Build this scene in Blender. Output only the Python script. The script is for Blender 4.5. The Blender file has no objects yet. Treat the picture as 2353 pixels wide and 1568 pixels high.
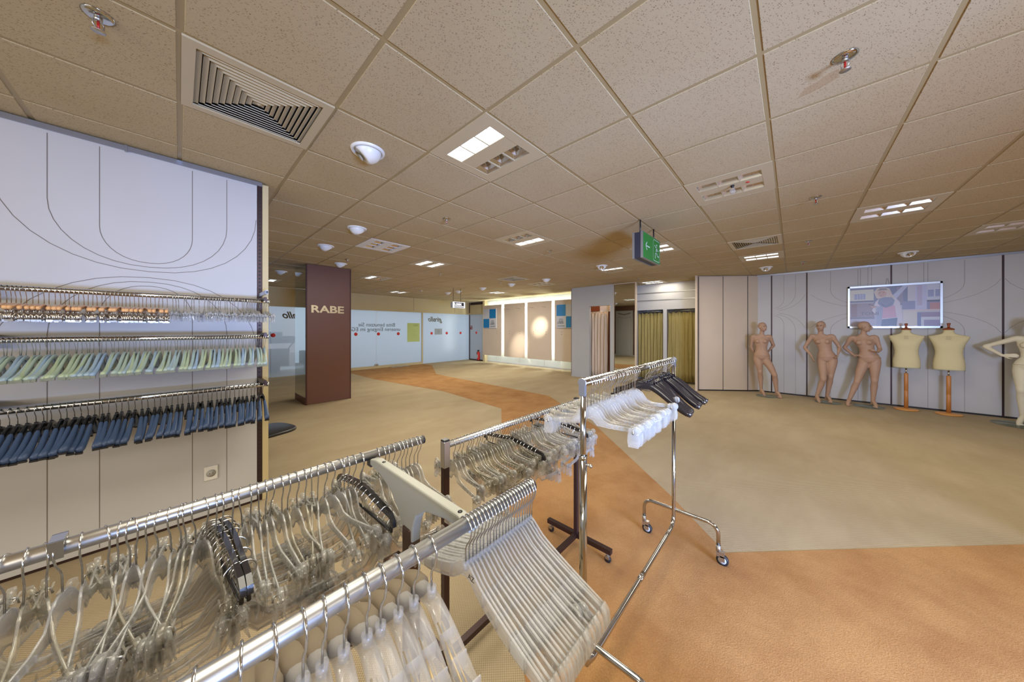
import bpy, bmesh, math, random
from mathutils import Vector, Matrix, Euler
from math import sin, cos, pi, radians, sqrt, atan2

random.seed(7)
scene = bpy.context.scene
COL = scene.collection

# ------------------------------------------------------------------ camera
cam_d = bpy.data.cameras.new('camera')
cam = bpy.data.objects.new('camera', cam_d)
COL.objects.link(cam)
cam_d.sensor_width = 36.0
cam_d.lens = 36.0 * 703.0 / 2353.0
cam_d.shift_y = -28.0 / 2353.0
cam_d.clip_start = 0.05
cam.location = (0, 0, 1.53)
# world x runs along the racks, world y along the mannequin wall; the view heads 42.6 degrees off y
cam.rotation_euler = (radians(90), 0, 0.7435 - pi / 2)
scene.camera = cam

# ------------------------------------------------------------------ view and sampling
vs = scene.view_settings
vs.view_transform = 'Standard'
vs.look = 'None'
vs.gamma = 1.0
vs.use_curve_mapping = False
vs.exposure = 0.0
cy = scene.cycles
cy.max_bounces = 8
cy.diffuse_bounces = 3
cy.glossy_bounces = 4
cy.transmission_bounces = 4
cy.transparent_max_bounces = 72
cy.caustics_reflective = False
cy.caustics_refractive = False
cy.sample_clamp_indirect = 4.0
cy.use_adaptive_sampling = True
cy.adaptive_threshold = 0.045

# ------------------------------------------------------------------ world: flat daylight outside the shop
W = bpy.data.worlds.new('daylight')
scene.world = W
W.use_nodes = True
bg = W.node_tree.nodes['Background']
bg.inputs[0].default_value = (0.94, 0.90, 0.88, 1)
bg.inputs[1].default_value = 0.50

def area(name, loc, target, sx, sy, power, color, spread=180):
    d = bpy.data.lights.new(name, 'AREA')
    d.shape = 'RECTANGLE'; d.size = sx; d.size_y = sy
    d.energy = power; d.color = color; d.spread = radians(spread)
    o = bpy.data.objects.new(name, d)
    COL.objects.link(o)
    o.location = loc
    o.rotation_euler = (Vector(target) - Vector(loc)).to_track_quat('-Z', 'Y').to_euler()
    return o

# daylight of the shop's entrance, behind the camera to the right
area('daylight_entrance', (0.3, -3.1, 0.85), (3.2, 3.2, 1.0), 1.5, 0.5, 205, (0.36, 0.53, 1.0), 96)
area('daylight_entrance', (1.4, -2.3, 1.45), (9.4, -1.1, 1.35), 0.7, 0.6, 24, (0.42, 0.58, 1.0), 62)
area('daylight_street', (6.0, 15.0, 1.7), (6.0, 11.9, 1.3), 13.0, 3.2, 150, (0.66, 0.82, 1.0))
# added warm fill from behind the camera, brightens the hanger faces
area('warm_fill', (-4.6, -1.0, 2.0), (4.0, 2.0, 1.2), 4.5, 1.4, 165, (1.0, 0.92, 0.78))
# wide lamps for the hall's ceiling luminaires, plus fill added over dark floor and hangers
WARM = (1.0, 0.94, 0.78)
for lx, ly, p in ((1.4, -2.4, 28), (4.0, -2.8, 48), (2.6, 4.2, 56), (4.6, 7.9, 60),
                  (7.2, 2.2, 40), (7.6, 7.6, 48), (6.6, -1.0, 26), (1.3, 0.9, 40), (0.3, 0.75, 26)):
    area('ceiling_luminaire_and_fill', (lx, ly, 2.80), (lx, ly, 0), 1.1, 1.1, p, WARM)

def spot(loc, target, power, deg, color=(1.0, 0.93, 0.82), blend=.6):
    d = bpy.data.lights.new('spot_beam', 'SPOT'); d.energy = power; d.color = color; d.spot_size = radians(deg); d.spot_blend = blend; d.shadow_soft_size = .04
    o = bpy.data.objects.new('spot_beam', d); COL.objects.link(o); o.location = loc
    o.rotation_euler = (Vector(target) - Vector(loc)).to_track_quat('-Z', 'Y').to_euler()
spot((6.9, 6.1, 2.72), (9.45, 7.22, 1.62), 900, 17, blend=1.0)
spot((6.9, 7.3, 2.72), (9.45, 8.28, 0.85), 560, 20, blend=1.0)
spot((6.9, 8.6, 2.72), (9.45, 9.8, 1.4), 50, 44)
area('cubicle_light', (9.05, 2.6, 2.80), (9.3, 2.6, 0), .5, .5, 7, (1.0, .92, .72))
area('cubicle_light', (9.0, 4.4, 2.80), (9.0, 4.4, 0), .3, .3, 9, (1.0, .82, .62))
# ------------------------------------------------------------------ materials
MATS = {}
def lin(c):
    return tuple(((x / 12.92) if x <= 0.04045 else ((x + 0.055) / 1.055) ** 2.4) for x in c)
def rgb(r, g, b):
    return lin((r / 255.0, g / 255.0, b / 255.0)) + (1.0,)
def mat(name, color, rough=0.6, metal=0.0, spec=0.5, emit=None, estr=0.0, alpha=None, coat=0.0):
    if name in MATS: return MATS[name]
    m = bpy.data.materials.new(name); m.use_nodes = True
    b = m.node_tree.nodes['Principled BSDF']
    b.inputs['Base Color'].default_value = color
    b.inputs['Roughness'].default_value = rough
    b.inputs['Metallic'].default_value = metal
    b.inputs['Specular IOR Level'].default_value = spec
    b.inputs['Coat Weight'].default_value = coat
    if emit is not None:
        b.inputs['Emission Color'].default_value = emit
        b.inputs['Emission Strength'].default_value = estr
    MATS[name] = m
    return m
def nd(m, t, **kw):
    n = m.node_tree.nodes.new(t)
    for k, v in kw.items(): setattr(n, k, v)
    return n
def lk(m, a, b): m.node_tree.links.new(a, b)
def bsdf(m): return m.node_tree.nodes['Principled BSDF']
def mixc(m, fac, a, b, mode='MIX'):
    n = nd(m, 'ShaderNodeMix', data_type='RGBA', blend_type=mode)
    for k, v in ((0, fac), (6, a), (7, b)):
        if hasattr(v, 'is_linked') or hasattr(v, 'links'): lk(m, v, n.inputs[k])
        else: n.inputs[k].default_value = v
    return n.outputs[2]
def mth(m, op, a, b=None, c=None, clamp=False):
    n = nd(m, 'ShaderNodeMath', operation=op, use_clamp=clamp)
    for k, v in ((0, a), (1, b), (2, c)):
        if v is None: continue
        if hasattr(v, 'links'): lk(m, v, n.inputs[k])
        else: n.inputs[k].default_value = v
    return n.outputs[0]
def objco(m):
    return nd(m, 'ShaderNodeTexCoord').outputs['Object']
def noise(m, co, scale, detail=2, rough=0.5, dist=0.0):
    n = nd(m, 'ShaderNodeTexNoise'); lk(m, co, n.inputs['Vector'])
    n.inputs['Scale'].default_value = scale; n.inputs['Detail'].default_value = detail
    n.inputs['Roughness'].default_value = rough; n.inputs['Distortion'].default_value = dist
    return n
def ramp(m, f, p0, c0, p1, c1):
    n = nd(m, 'ShaderNodeValToRGB'); lk(m, f, n.inputs[0])
    e = n.color_ramp.elements
    e[0].position = p0; e[0].color = c0; e[1].position = p1; e[1].color = c1
    return n.outputs[0]
def bump(m, h, strength, dist):
    n = nd(m, 'ShaderNodeBump'); lk(m, h, n.inputs['Height'])
    n.inputs['Strength'].default_value = strength; n.inputs['Distance'].default_value = dist
    lk(m, n.outputs[0], bsdf(m).inputs['Normal'])

# mineral-fibre ceiling tile: pale grey-beige with short dark fissures and pin holes
def mk_tile():
    m = mat('ceiling_tile', rgb(196, 180, 156), 0.95, spec=0.1)
    co = objco(m)
    mp = nd(m, 'ShaderNodeMapping'); lk(m, co, mp.inputs[0])
    mp.inputs['Rotation'].default_value = (0, 0, 0.5)
    wn = noise(m, co, 18, 2)
    wv = nd(m, 'ShaderNodeVectorMath', operation='SCALE'); lk(m, wn.outputs['Color'], wv.inputs[0]); wv.inputs['Scale'].default_value = 0.035
    ad = nd(m, 'ShaderNodeVectorMath', operation='ADD'); lk(m, mp.outputs[0], ad.inputs[0]); lk(m, wv.outputs[0], ad.inputs[1])
    sc = nd(m, 'ShaderNodeVectorMath', operation='MULTIPLY'); lk(m, ad.outputs[0], sc.inputs[0]); sc.inputs[1].default_value = (1.0, 2.6, 1.0)
    def spots(vec, scale, r, keep):
        v = nd(m, 'ShaderNodeTexVoronoi'); lk(m, vec, v.inputs['Vector'])
        v.inputs['Scale'].default_value = scale
        d = mth(m, 'LESS_THAN', v.outputs['Distance'], r)
        sx = nd(m, 'ShaderNodeSeparateColor'); lk(m, v.outputs['Color'], sx.inputs[0])
        k = mth(m, 'LESS_THAN', sx.outputs[0], keep)
        return mth(m, 'MULTIPLY', d, k)
    a = spots(sc.outputs[0], 84, 0.30, 0.42)
    b = spots(co, 230, 0.27, 0.55)
    c = mth(m, 'MULTIPLY', b, 0.55)
    f = mth(m, 'MAXIMUM', a, c)
    big = noise(m, co, 0.7, 3)
    base = mixc(m, ramp(m, big.outputs[0], 0.35, (0, 0, 0, 1), 0.7, (1, 1, 1, 1)), rgb(192, 175, 140), rgb(184, 163, 124))
    colr = mixc(m, mth(m, 'MULTIPLY', f, 0.62), base, rgb(98, 76, 52))
    lk(m, colr, bsdf(m).inputs['Base Color'])
    bump(m, mth(m, 'SUBTRACT', 1.0, f), 0.35, 0.003)
    return m
M_TILE = mk_tile()
M_TEE = mat('ceiling_grid', rgb(166, 146, 104), 0.5)

# carpet: woven beige fields and a plain ochre walkway
def mk_carpet():
    m = mat('carpet', rgb(178, 154, 122), 0.97, spec=0.08)
    co = objco(m)
    sp = nd(m, 'ShaderNodeSeparateXYZ'); lk(m, co, sp.inputs[0])
    k = 2 * pi / 0.0135
    sa = mth(m, 'SINE', mth(m, 'MULTIPLY', sp.outputs[0], k))
    sb = mth(m, 'SINE', mth(m, 'MULTIPLY', sp.outputs[1], k))
    w = mth(m, 'MULTIPLY_ADD', mth(m, 'MULTIPLY', sa, sb), 0.5, 0.5)
    n1 = noise(m, co, 1.1, 4, 0.6)
    n2 = noise(m, co, 220, 2)
    st = nd(m, 'ShaderNodeMapping'); lk(m, co, st.inputs[0]); st.inputs['Rotation'].default_value = (0, 0, 0.75); st.inputs['Scale'].default_value = (1.0, 3.2, 1.0)
    n3 = noise(m, st.outputs[0], 0.8, 3, 0.6)
    c = mixc(m, w, rgb(158, 138, 108), rgb(202, 186, 156))
    c = mixc(m, ramp(m, n1.outputs[0], 0.42, (0, 0, 0, 1), 0.70, (0.32, 0.32, 0.32, 1)), c, rgb(152, 128, 98))
    c = mixc(m, ramp(m, n3.outputs[0], 0.48, (0, 0, 0, 1), 0.75, (0.35, 0.35, 0.35, 1)), c, rgb(204, 188, 156))
    c = mixc(m, mth(m, 'MULTIPLY', n2.outputs[0], 0.25), c, rgb(120, 100, 76))
    lk(m, c, bsdf(m).inputs['Base Color'])
    bump(m, w, 0.5, 0.004)
    return m
M_CARPET = mk_carpet()
def mk_ochre():
    m = mat('ochre_carpet', rgb(196, 140, 88), 0.97, spec=0.08)
    co = objco(m)
    n1 = noise(m, co, 2.2, 5, 0.65)
    n2 = noise(m, co, 160, 2)
    c = mixc(m, ramp(m, n1.outputs[0], 0.40, (0, 0, 0, 1), 0.70, (1, 1, 1, 1)), rgb(184, 140, 92), rgb(160, 114, 72))
    c = mixc(m, ramp(m, n2.outputs[0], 0.35, (0.38, 0.38, 0.38, 1), 0.65, (0, 0, 0, 1)), c, rgb(140, 104, 70))
    lk(m, c, bsdf(m).inputs['Base Color'])
    bump(m, n2.outputs[0], 0.5, 0.004)
    return m
M_OCHRE = mk_ochre()

def mk_panel(name, c, rough=0.62):
    m = mat(name, c, rough, spec=0.3)
    co = objco(m)
    n = noise(m, co, 3, 2)
    d = (c[0] * 0.93, c[1] * 0.92, c[2] * 0.90, 1)
    lk(m, mixc(m, n.outputs[0], c, d), bsdf(m).inputs['Base Color'])
    return m
M_PANEL = mk_panel('wall_panel_white', rgb(195, 193, 193))
M_BEIGE = mk_panel('beige_panel', rgb(208, 190, 168))
M_CREAM = mk_panel('cream_paint', rgb(204, 186, 142))
M_GREYWALL = mk_panel('pale_grey_paint', rgb(180, 178, 172))
M_GROOVE = mat('groove_shadow_line', rgb(120, 110, 102), 0.9)
M_BLACK = mat('black_plastic', rgb(34, 33, 35), 0.35)
M_BLACKG = mat('black_gloss', rgb(30, 28, 32), 0.22, coat=0.4)
M_DARKMETAL = mat('dark_brown_metal', rgb(70, 52, 50), 0.4, metal=0.6)
M_ALU = mat('aluminium', rgb(168, 172, 184), 0.32, metal=0.85)
M_CHROME = mat('chrome', (0.52, 0.52, 0.52, 1), 0.10, metal=1.0)
M_STEEL = mat('brushed_steel', (0.54, 0.53, 0.51, 1), 0.36, metal=1.0)
M_WIRE = mat('steel_wire', (0.66, 0.67, 0.69, 1), 0.16, metal=1.0)
M_BROWNFAB = None
def mk_brown():
    m = mat('brown_laminate', rgb(104, 70, 60), 0.42, spec=0.35)
    n = noise(m, objco(m), 260, 2)
    lk(m, mixc(m, ramp(m, n.outputs[0], 0.42, (0, 0, 0, 1), 0.6, (1, 1, 1, 1)), rgb(108, 73, 60), rgb(124, 86, 70)), bsdf(m).inputs['Base Color'])
    return m
M_BROWN = mk_brown()
M_MIRROR = mat('mirror', (0.72, 0.75, 0.70, 1), 0.02, metal=1.0)
M_WHITEP = mat('white_plastic', rgb(226, 224, 218), 0.35)
M_FIXT = mat('luminaire_frame', rgb(194, 178, 144), 0.45)
M_FIXTW = mat('luminaire_frame_white', rgb(226, 222, 214), 0.45)
M_REFL = mat('louvre_reflector', (0.66, 0.62, 0.56, 1), 0.22, metal=1.0)
M_LIT = mat('lit_reflector', (0.9, 0.92, 0.95, 1), 0.4, emit=(0.86, 0.93, 1.0, 1), estr=0.8)
M_TUBE = mat('lit_lamp', (1, 1, 1, 1), 0.4, emit=(0.95, 0.98, 1.0, 1), estr=5.0)
M_GLOW = mat('fluorescent_tube', (1, 1, 1, 1), 0.4, emit=(0.90, 1.0, 0.95, 1), estr=48.0)
M_ORANGEW = mat('honey_plastic', rgb(216, 164, 108), 0.3, coat=0.3)
M_WOOD = None
def mk_wood(name, c0, c1, sc=14):
    m = mat(name, c0, 0.4)
    co = objco(m)
    mp = nd(m, 'ShaderNodeMapping'); lk(m, co, mp.inputs[0]); mp.inputs['Scale'].default_value = (6, 6, 1)
    n = noise(m, mp.outputs[0], sc, 3, 0.6)
    lk(m, mixc(m, n.outputs[0], c0, c1), bsdf(m).inputs['Base Color'])
    return m
M_WOOD = mk_wood('beech_wood', rgb(206, 140, 74), rgb(170, 104, 50))
M_WOODR = mk_wood('reddish_wood', rgb(156, 76, 34), rgb(120, 52, 22))

def clear_plastic(name, tint, body=0.16, gloss=0.06, transp=(0.995, 0.995, 0.99), fres=0.45):
    """thin clear plastic: see-through, a fresnel shine and a little milkiness"""
    m = bpy.data.materials.new(name); m.use_nodes = True
    nt = m.node_tree; nt.nodes.clear()
    out = nd(m, 'ShaderNodeOutputMaterial')
    tr = nd(m, 'ShaderNodeBsdfTransparent'); tr.inputs[0].default_value = transp + (1,)
    d0 = nd(m, 'ShaderNodeBsdfDiffuse'); d0.inputs[0].default_value = tint
    t0 = nd(m, 'ShaderNodeBsdfTranslucent'); t0.inputs[0].default_value = tint
    df = nd(m, 'ShaderNodeMixShader'); df.inputs[0].default_value = 0.4; lk(m, d0.outputs[0], df.inputs[1]); lk(m, t0.outputs[0], df.inputs[2])
    gl = nd(m, 'ShaderNodeBsdfGlossy'); gl.inputs[0].default_value = (1, 1, 1, 1); gl.inputs['Roughness'].default_value = gloss
    fr = nd(m, 'ShaderNodeFresnel'); fr.inputs[0].default_value = 1.5
    m1 = nd(m, 'ShaderNodeMixShader'); m1.inputs[0].default_value = body
    lk(m, tr.outputs[0], m1.inputs[1]); lk(m, df.outputs[0], m1.inputs[2])
    m2 = nd(m, 'ShaderNodeMixShader'); lk(m, mth(m, 'MULTIPLY', fr.outputs[0], fres, clamp=True), m2.inputs[0])
    lk(m, m1.outputs[0], m2.inputs[1]); lk(m, gl.outputs[0], m2.inputs[2])
    lk(m, m2.outputs[0], out.inputs[0])
    MATS[name] = m
    return m
M_CLEAR = clear_plastic('clear_plastic', (1.0, 0.99, 0.96, 1), 0.22, 0.05, fres=0.65)
M_CLEARY = clear_plastic('yellowed_clear_plastic', (1.0, 0.96, 0.84, 1), 0.20, 0.05, (0.995, 0.985, 0.95), fres=0.75)
M_FROST = clear_plastic('frosted_plastic', (1.0, 1.0, 1.0, 1), 0.24, 0.25)
M_GLASSDISC = clear_plastic('glass_plate', (0.55, 0.64, 0.56, 1), 0.12, 0.03, (0.93, 0.97, 0.94))
M_PICGLASS = clear_plastic('picture_glazing', (0.6, 0.65, 0.8, 1), 0.08, 0.30, fres=0.25)

def frosted_glass(name, color, see):
    """glass with a translucent film: daylight comes through it"""
    m = bpy.data.materials.new(name); m.use_nodes = True
    m.node_tree.nodes.clear()
    out = nd(m, 'ShaderNodeOutputMaterial')
    tl = nd(m, 'ShaderNodeBsdfTranslucent'); tl.inputs[0].default_value = color
    df = nd(m, 'ShaderNodeBsdfDiffuse'); df.inputs[0].default_value = (0.34, 0.38, 0.42, 1)
    tr = nd(m, 'ShaderNodeBsdfTransparent'); tr.inputs[0].default_value = (0.9, 0.95, 1, 1)
    gl = nd(m, 'ShaderNodeBsdfGlossy'); gl.inputs['Roughness'].default_value = 0.35; gl.inputs[0].default_value = (0.9, 0.9, 0.9, 1)
    a1 = nd(m, 'ShaderNodeMixShader'); a1.inputs[0].default_value = 0.22
    lk(m, tl.outputs[0], a1.inputs[1]); lk(m, df.outputs[0], a1.inputs[2])
    a2 = nd(m, 'ShaderNodeMixShader'); a2.inputs[0].default_value = see
    lk(m, a1.outputs[0], a2.inputs[1]); lk(m, tr.outputs[0], a2.inputs[2])
    a3 = nd(m, 'ShaderNodeMixShader'); a3.inputs[0].default_value = 0.07
    lk(m, a2.outputs[0], a3.inputs[1]); lk(m, gl.outputs[0], a3.inputs[2])
    lk(m, a3.outputs[0], out.inputs[0])
    return m
M_FGLASS = frosted_glass('frosted_shop_glass', (0.86, 0.92, 0.98, 1), 0.12)
M_FGLASS2 = frosted_glass('clearer_shop_glass', (0.80, 0.88, 0.98, 1), 0.55)

def mk_curtain(name, c0, c1):
    m = mat(name, c0, 0.9, spec=0.1)
    co = objco(m)
    mp = nd(m, 'ShaderNodeMapping'); lk(m, co, mp.inputs[0]); mp.inputs['Scale'].default_value = (30, 30, 300)
    n = noise(m, mp.outputs[0], 1.0, 2)
    lk(m, mixc(m, n.outputs[0], c0, c1), bsdf(m).inputs['Base Color'])
    return m
M_CURT = mk_curtain('olive_curtain', rgb(176, 160, 108), rgb(150, 134, 80))
M_CURTP = mk_curtain('peach_curtain', rgb(218, 198, 172), rgb(204, 180, 152))
M_SKIN = mat('mannequin_skin', rgb(172, 138, 114), 0.55, spec=0.3)
M_SKINW = mat('mannequin_ivory', rgb(216, 206, 178), 0.5, spec=0.3)
M_LINEN = None
def mk_linen():
    m = mat('cream_linen', rgb(226, 208, 150), 0.92, spec=0.1)
    n = noise(m, objco(m), 240, 2)
    lk(m, mixc(m, n.outputs[0], rgb(222, 208, 164), rgb(200, 186, 142)), bsdf(m).inputs['Base Color'])
    return m
M_LINEN = mk_linen()
M_RED = mat('red_enamel', rgb(206, 34, 26), 0.35, coat=0.3)
M_REDDOT = mat('red_film', rgb(224, 60, 50), 0.6, emit=rgb(224, 60, 50), estr=0.0)
M_GREEN = mat('exit_green', rgb(20, 122, 46), 0.4)
M_SIGNW = mat('sign_white', rgb(196, 214, 198), 0.4)
M_BLUE = mat('poster_blue', rgb(0, 116, 172), 0.5)
M_GREYLET = mat('grey_lettering', rgb(86, 92, 92), 0.6)
M_LOGOBR = mat('logo_olive_brown', rgb(104, 98, 74), 0.6)
M_NAVY = mat('navy_sign_face', rgb(30, 26, 40), 0.4)
M_SIGNLIT = mat('lit_sign_white', (1, 1, 1, 1), 0.4, emit=(1, 0.98, 1, 1), estr=1.1)
M_GOLDLET = mat('champagne_lettering', rgb(206, 186, 150), 0.3, metal=0.6)
M_FOAM = mat('grey_foam', rgb(120, 108, 92), 0.95, spec=0.05)
M_RUBBER = mat('black_rubber', rgb(26, 25, 25), 0.6)
M_GREYPL = mat('light_grey_casting', rgb(152, 152, 144), 0.42)
M_BRONZE = mat('bronze_steel', rgb(96, 78, 66), 0.35, metal=0.75)
def mk_two(name, ca, cb):
    """hanger arms: gloss neck, satin padded shoulder"""
    m = mat(name, ca, 0.35)
    co = objco(m)
    sp = nd(m, 'ShaderNodeSeparateXYZ'); lk(m, co, sp.inputs[0])
    f = mth(m, 'GREATER_THAN', mth(m, 'ABSOLUTE', sp.outputs[1]), 0.085)
    lk(m, mixc(m, f, ca, cb), bsdf(m).inputs['Base Color'])
    lk(m, mth(m, 'MULTIPLY_ADD', f, 0.30, 0.18), bsdf(m).inputs['Roughness'])
    return m
M_BLKBLUE = mk_two('black_hanger_with_slate_grip', rgb(26, 28, 32), rgb(62, 82, 118))
def mk_mint():
    m = mat('mint_plastic_with_blue_light', rgb(150, 178, 164), 0.28, coat=0.4)
    co = objco(m)
    inf = nd(m, 'ShaderNodeObjectInfo')
    lk(m, mixc(m, inf.outputs['Random'], rgb(142, 168, 196), rgb(168, 184, 146)), bsdf(m).inputs['Base Color'])  # bluish end of the random mix puts the window's reflection into the colour
    return m
M_MINT = mk_mint()
M_DKHANG = mat('dark_brown_gloss_plastic', rgb(27, 23, 25), 0.22, coat=0.5)

# ------------------------------------------------------------------ mesh building
class MB:
    def __init__(s): s.v = []; s.f = []; s.m = []; s.smooth = []; s.mi = 0; s.sm = False
    def add(s, vs, fs, sm=None):
        n = len(s.v); s.v += [tuple(p) for p in vs]
        for f in fs:
            s.f.append(tuple(i + n for i in f)); s.m.append(s.mi); s.smooth.append(s.sm if sm is None else sm)
        return s
    def box(s, x0, y0, z0, x1, y1, z1, M=None):
        vs = [(x0, y0, z0), (x1, y0, z0), (x1, y1, z0), (x0, y1, z0), (x0, y0, z1), (x1, y0, z1), (x1, y1, z1), (x0, y1, z1)]
        if M is not None: vs = [tuple(M @ Vector(p)) for p in vs]
        return s.add(vs, [(0, 3, 2, 1), (4, 5, 6, 7), (0, 1, 5, 4), (1, 2, 6, 5), (2, 3, 7, 6), (3, 0, 4, 7)], False)
    def bbox(s, x0, y0, z0, x1, y1, z1, r, M=None):
        """box with chamfered vertical edges and chamfered rims"""
        pts = [(x0 + r, y0), (x1 - r, y0), (x1, y0 + r), (x1, y1 - r), (x1 - r, y1), (x0 + r, y1), (x0, y1 - r), (x0, y0 + r)]
        cx, cy_ = (x0 + x1) / 2, (y0 + y1) / 2
        rings = []
        for z, ins in ((z0, r), (z0 + r, 0), (z1 - r, 0), (z1, r)):
            ring = []
            for (px, py) in pts:
                qx = px + (ins if px < cx else -ins) * 0.7; qy = py + (ins if py < cy_ else -ins) * 0.7
                ring.append((qx, qy, z))
            rings.append(ring)
        return s.rings(rings, True, True, M=M, sm=False)
    def rings(s, rings, cap0=True, cap1=True, M=None, sm=None, closed=True):
        n = len(rings[0]); vs = [p for r in rings for p in r]
        if M is not None: vs = [tuple(M @ Vector(p)) for p in vs]
        fs = []
        for k in range(len(rings) - 1):
            for i in range(n if closed else n - 1):
                j = (i + 1) % n
                fs.append((k * n + i, k * n + j, (k + 1) * n + j, (k + 1) * n + i))
        if cap0: fs.append(tuple(range(n - 1, -1, -1)))
        if cap1: fs.append(tuple((len(rings) - 1) * n + i for i in range(n)))
        return s.add(vs, fs, sm)
    def tube(s, pts, r, n=8, caps=True, sm=True, M=None, flat=1.0):
        pts = [Vector(p) for p in pts]
        rr = r if isinstance(r, (list, tuple)) else [r] * len(pts)
        rings = []; prev = None
        for i, p in enumerate(pts):
            if i == 0: t = pts[1] - p
            elif i == len(pts) - 1: t = p - pts[i - 1]
            else: t = (pts[i + 1] - p).normalized() + (p - pts[i - 1]).normalized()
            t.normalize()
            if prev is None:
                a = Vector((0, 0, 1)) if abs(t.z) < 0.9 else Vector((1, 0, 0))
                u = t.cross(a).normalized()
            else:
                u = (prev - t * prev.dot(t)).normalized()
            w = t.cross(u).normalized(); prev = u
            rings.append([tuple(p + u * (cos(2 * pi * k / n) * rr[i]) + w * (sin(2 * pi * k / n) * rr[i] * flat)) for k in range(n)])
        return s.rings(rings, caps, caps, M=M, sm=sm)
    def lathe(s, prof, n=24, M=None, sm=True, cap0=True, cap1=True):
        rings = [[(r * cos(2 * pi * k / n), r * sin(2 * pi * k / n), z) for k in range(n)] for r, z in prof]
        return s.rings(rings, cap0, cap1, M=M, sm=sm)
    def prism(s, poly, a0, a1, axis='x', M=None, sm=False):
        """extrude a 2D polygon (p,q) between a0 and a1 along axis; x:(a,p,q) y:(p,a,q) z:(p,q,a)"""
        def P(a, p, q): return {'x': (a, p, q), 'y': (p, a, q), 'z': (p, q, a)}[axis]
        n = len(poly)
        vs = [P(a0, p, q) for p, q in poly] + [P(a1, p, q) for p, q in poly]
        if M is not None: vs = [tuple(M @ Vector(p)) for p in vs]
        fs = [tuple(range(n)), tuple(range(2 * n - 1, n - 1, -1))]
        fs += [(i, i + n, (i + 1) % n + n, (i + 1) % n) for i in range(n)]
        return s.add(vs, fs, sm)
    def sphere(s, c, r, n=14, m=9, M=None):
        rx, ry, rz = r if isinstance(r, (tuple, list)) else (r, r, r)
        rings = [[(c[0] + rx * sin(pi * j / m) * cos(2 * pi * k / n), c[1] + ry * sin(pi * j / m) * sin(2 * pi * k / n), c[2] - rz * cos(pi * j / m)) for k in range(n)] for j in range(1, m)]
        b = len(s.v)
        s.rings(rings, False, False, M=M, sm=True)
        top = (c[0], c[1], c[2] + rz); bot = (c[0], c[1], c[2] - rz)
        if M is not None: top = tuple(M @ Vector(top)); bot = tuple(M @ Vector(bot))
        s.v += [bot, top]; ib = len(s.v) - 2; it = len(s.v) - 1; L = b + (m - 2) * n
        for k in range(n):
            s.f.append((ib, b + (k + 1) % n, b + k)); s.m.append(s.mi); s.smooth.append(True)
            s.f.append((it, L + k, L + (k + 1) % n)); s.m.append(s.mi); s.smooth.append(True)
        return s
    def mesh(s, name, mats):
        me = bpy.data.meshes.new(name)
        me.from_pydata(s.v, [], s.f)
        if not isinstance(mats, (list, tuple)): mats = [mats]
        for m in mats: me.materials.append(m)
        me.polygons.foreach_set('material_index', s.m)
        me.polygons.foreach_set('use_smooth', s.smooth)
        bm = bmesh.new(); bm.from_mesh(me)
        bmesh.ops.recalc_face_normals(bm, faces=bm.faces)
        bm.to_mesh(me); bm.free()
        me.update()
        return me
    def obj(s, name, mats, parent=None, loc=None):
        o = bpy.data.objects.new(name, s.mesh(name, mats))
        COL.objects.link(o)
        if parent is not None: o.parent = parent
        if loc is not None: o.location = loc
        return o

def mobj(name, me, parent=None, loc=None, rot=None):
    o = bpy.data.objects.new(name, me); COL.objects.link(o)
    if parent is not None: o.parent = parent
    if loc is not None: o.location = loc
    if rot is not None: o.rotation_euler = rot
    return o
def tag(o, label, cat, group=None):
    o['label'] = label; o['category'] = cat
    if group: o['group'] = group
    return o
def thing(name, label, cat, loc=(0, 0, 0), rz=0.0, group=None):
    o = bpy.data.objects.new(name, None); o.empty_display_size = 0.1
    COL.objects.link(o); o.location = loc; o.rotation_euler = (0, 0, rz)
    return tag(o, label, cat, group)
def struct(o): o['kind'] = 'structure'; return o
def dup(root, loc=None, rot=None, label=None, group=None, scale=None):
    r = root.copy(); COL.objects.link(r)
    if loc is not None: r.location = loc
    if rot is not None: r.rotation_euler = rot
    if scale is not None: r.scale = scale
    if label: r['label'] = label
    if group: r['group'] = group
    for ch in root.children:
        c = ch.copy(); COL.objects.link(c); c.parent = r
        for g in ch.children:
            d = g.copy(); COL.objects.link(d); d.parent = c
    return r
def text_mesh(name, txt, size, mat_, depth=0.004, parent=None, M=None, shear=0.0, align='LEFT', off=0.0, xs=1.0):
    cu = bpy.data.curves.new(name, 'FONT'); cu.body = txt; cu.size = size; cu.extrude = depth
    cu.shear = shear; cu.align_x = align; cu.offset = off; cu.resolution_u = 4
    t = bpy.data.objects.new(name, cu); COL.objects.link(t)
    dg = bpy.context.evaluated_depsgraph_get(); dg.update()
    me = bpy.data.meshes.new_from_object(t.evaluated_get(dg))
    bpy.data.objects.remove(t); bpy.data.curves.remove(cu)
    me.materials.clear(); me.materials.append(mat_)
    if M is not None: me.transform(M @ Matrix.Diagonal((xs, 1, 1, 1)))
    o = bpy.data.objects.new(name, me); COL.objects.link(o)
    if parent is not None: o.parent = parent
    return o
# text standing on a wall: reading direction dx (a unit vector), up z, at point p
def wall_M(p, dx, mirror=False):
    dx = Vector(dx).normalized(); up = Vector((0, 0, 1)); nrm = dx.cross(up)
    if mirror: dx = -dx
    return Matrix(((dx.x, up.x, nrm.x, p[0]), (dx.y, up.y, nrm.y, p[1]), (dx.z, up.z, nrm.z, p[2]), (0, 0, 0, 1)))
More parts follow.
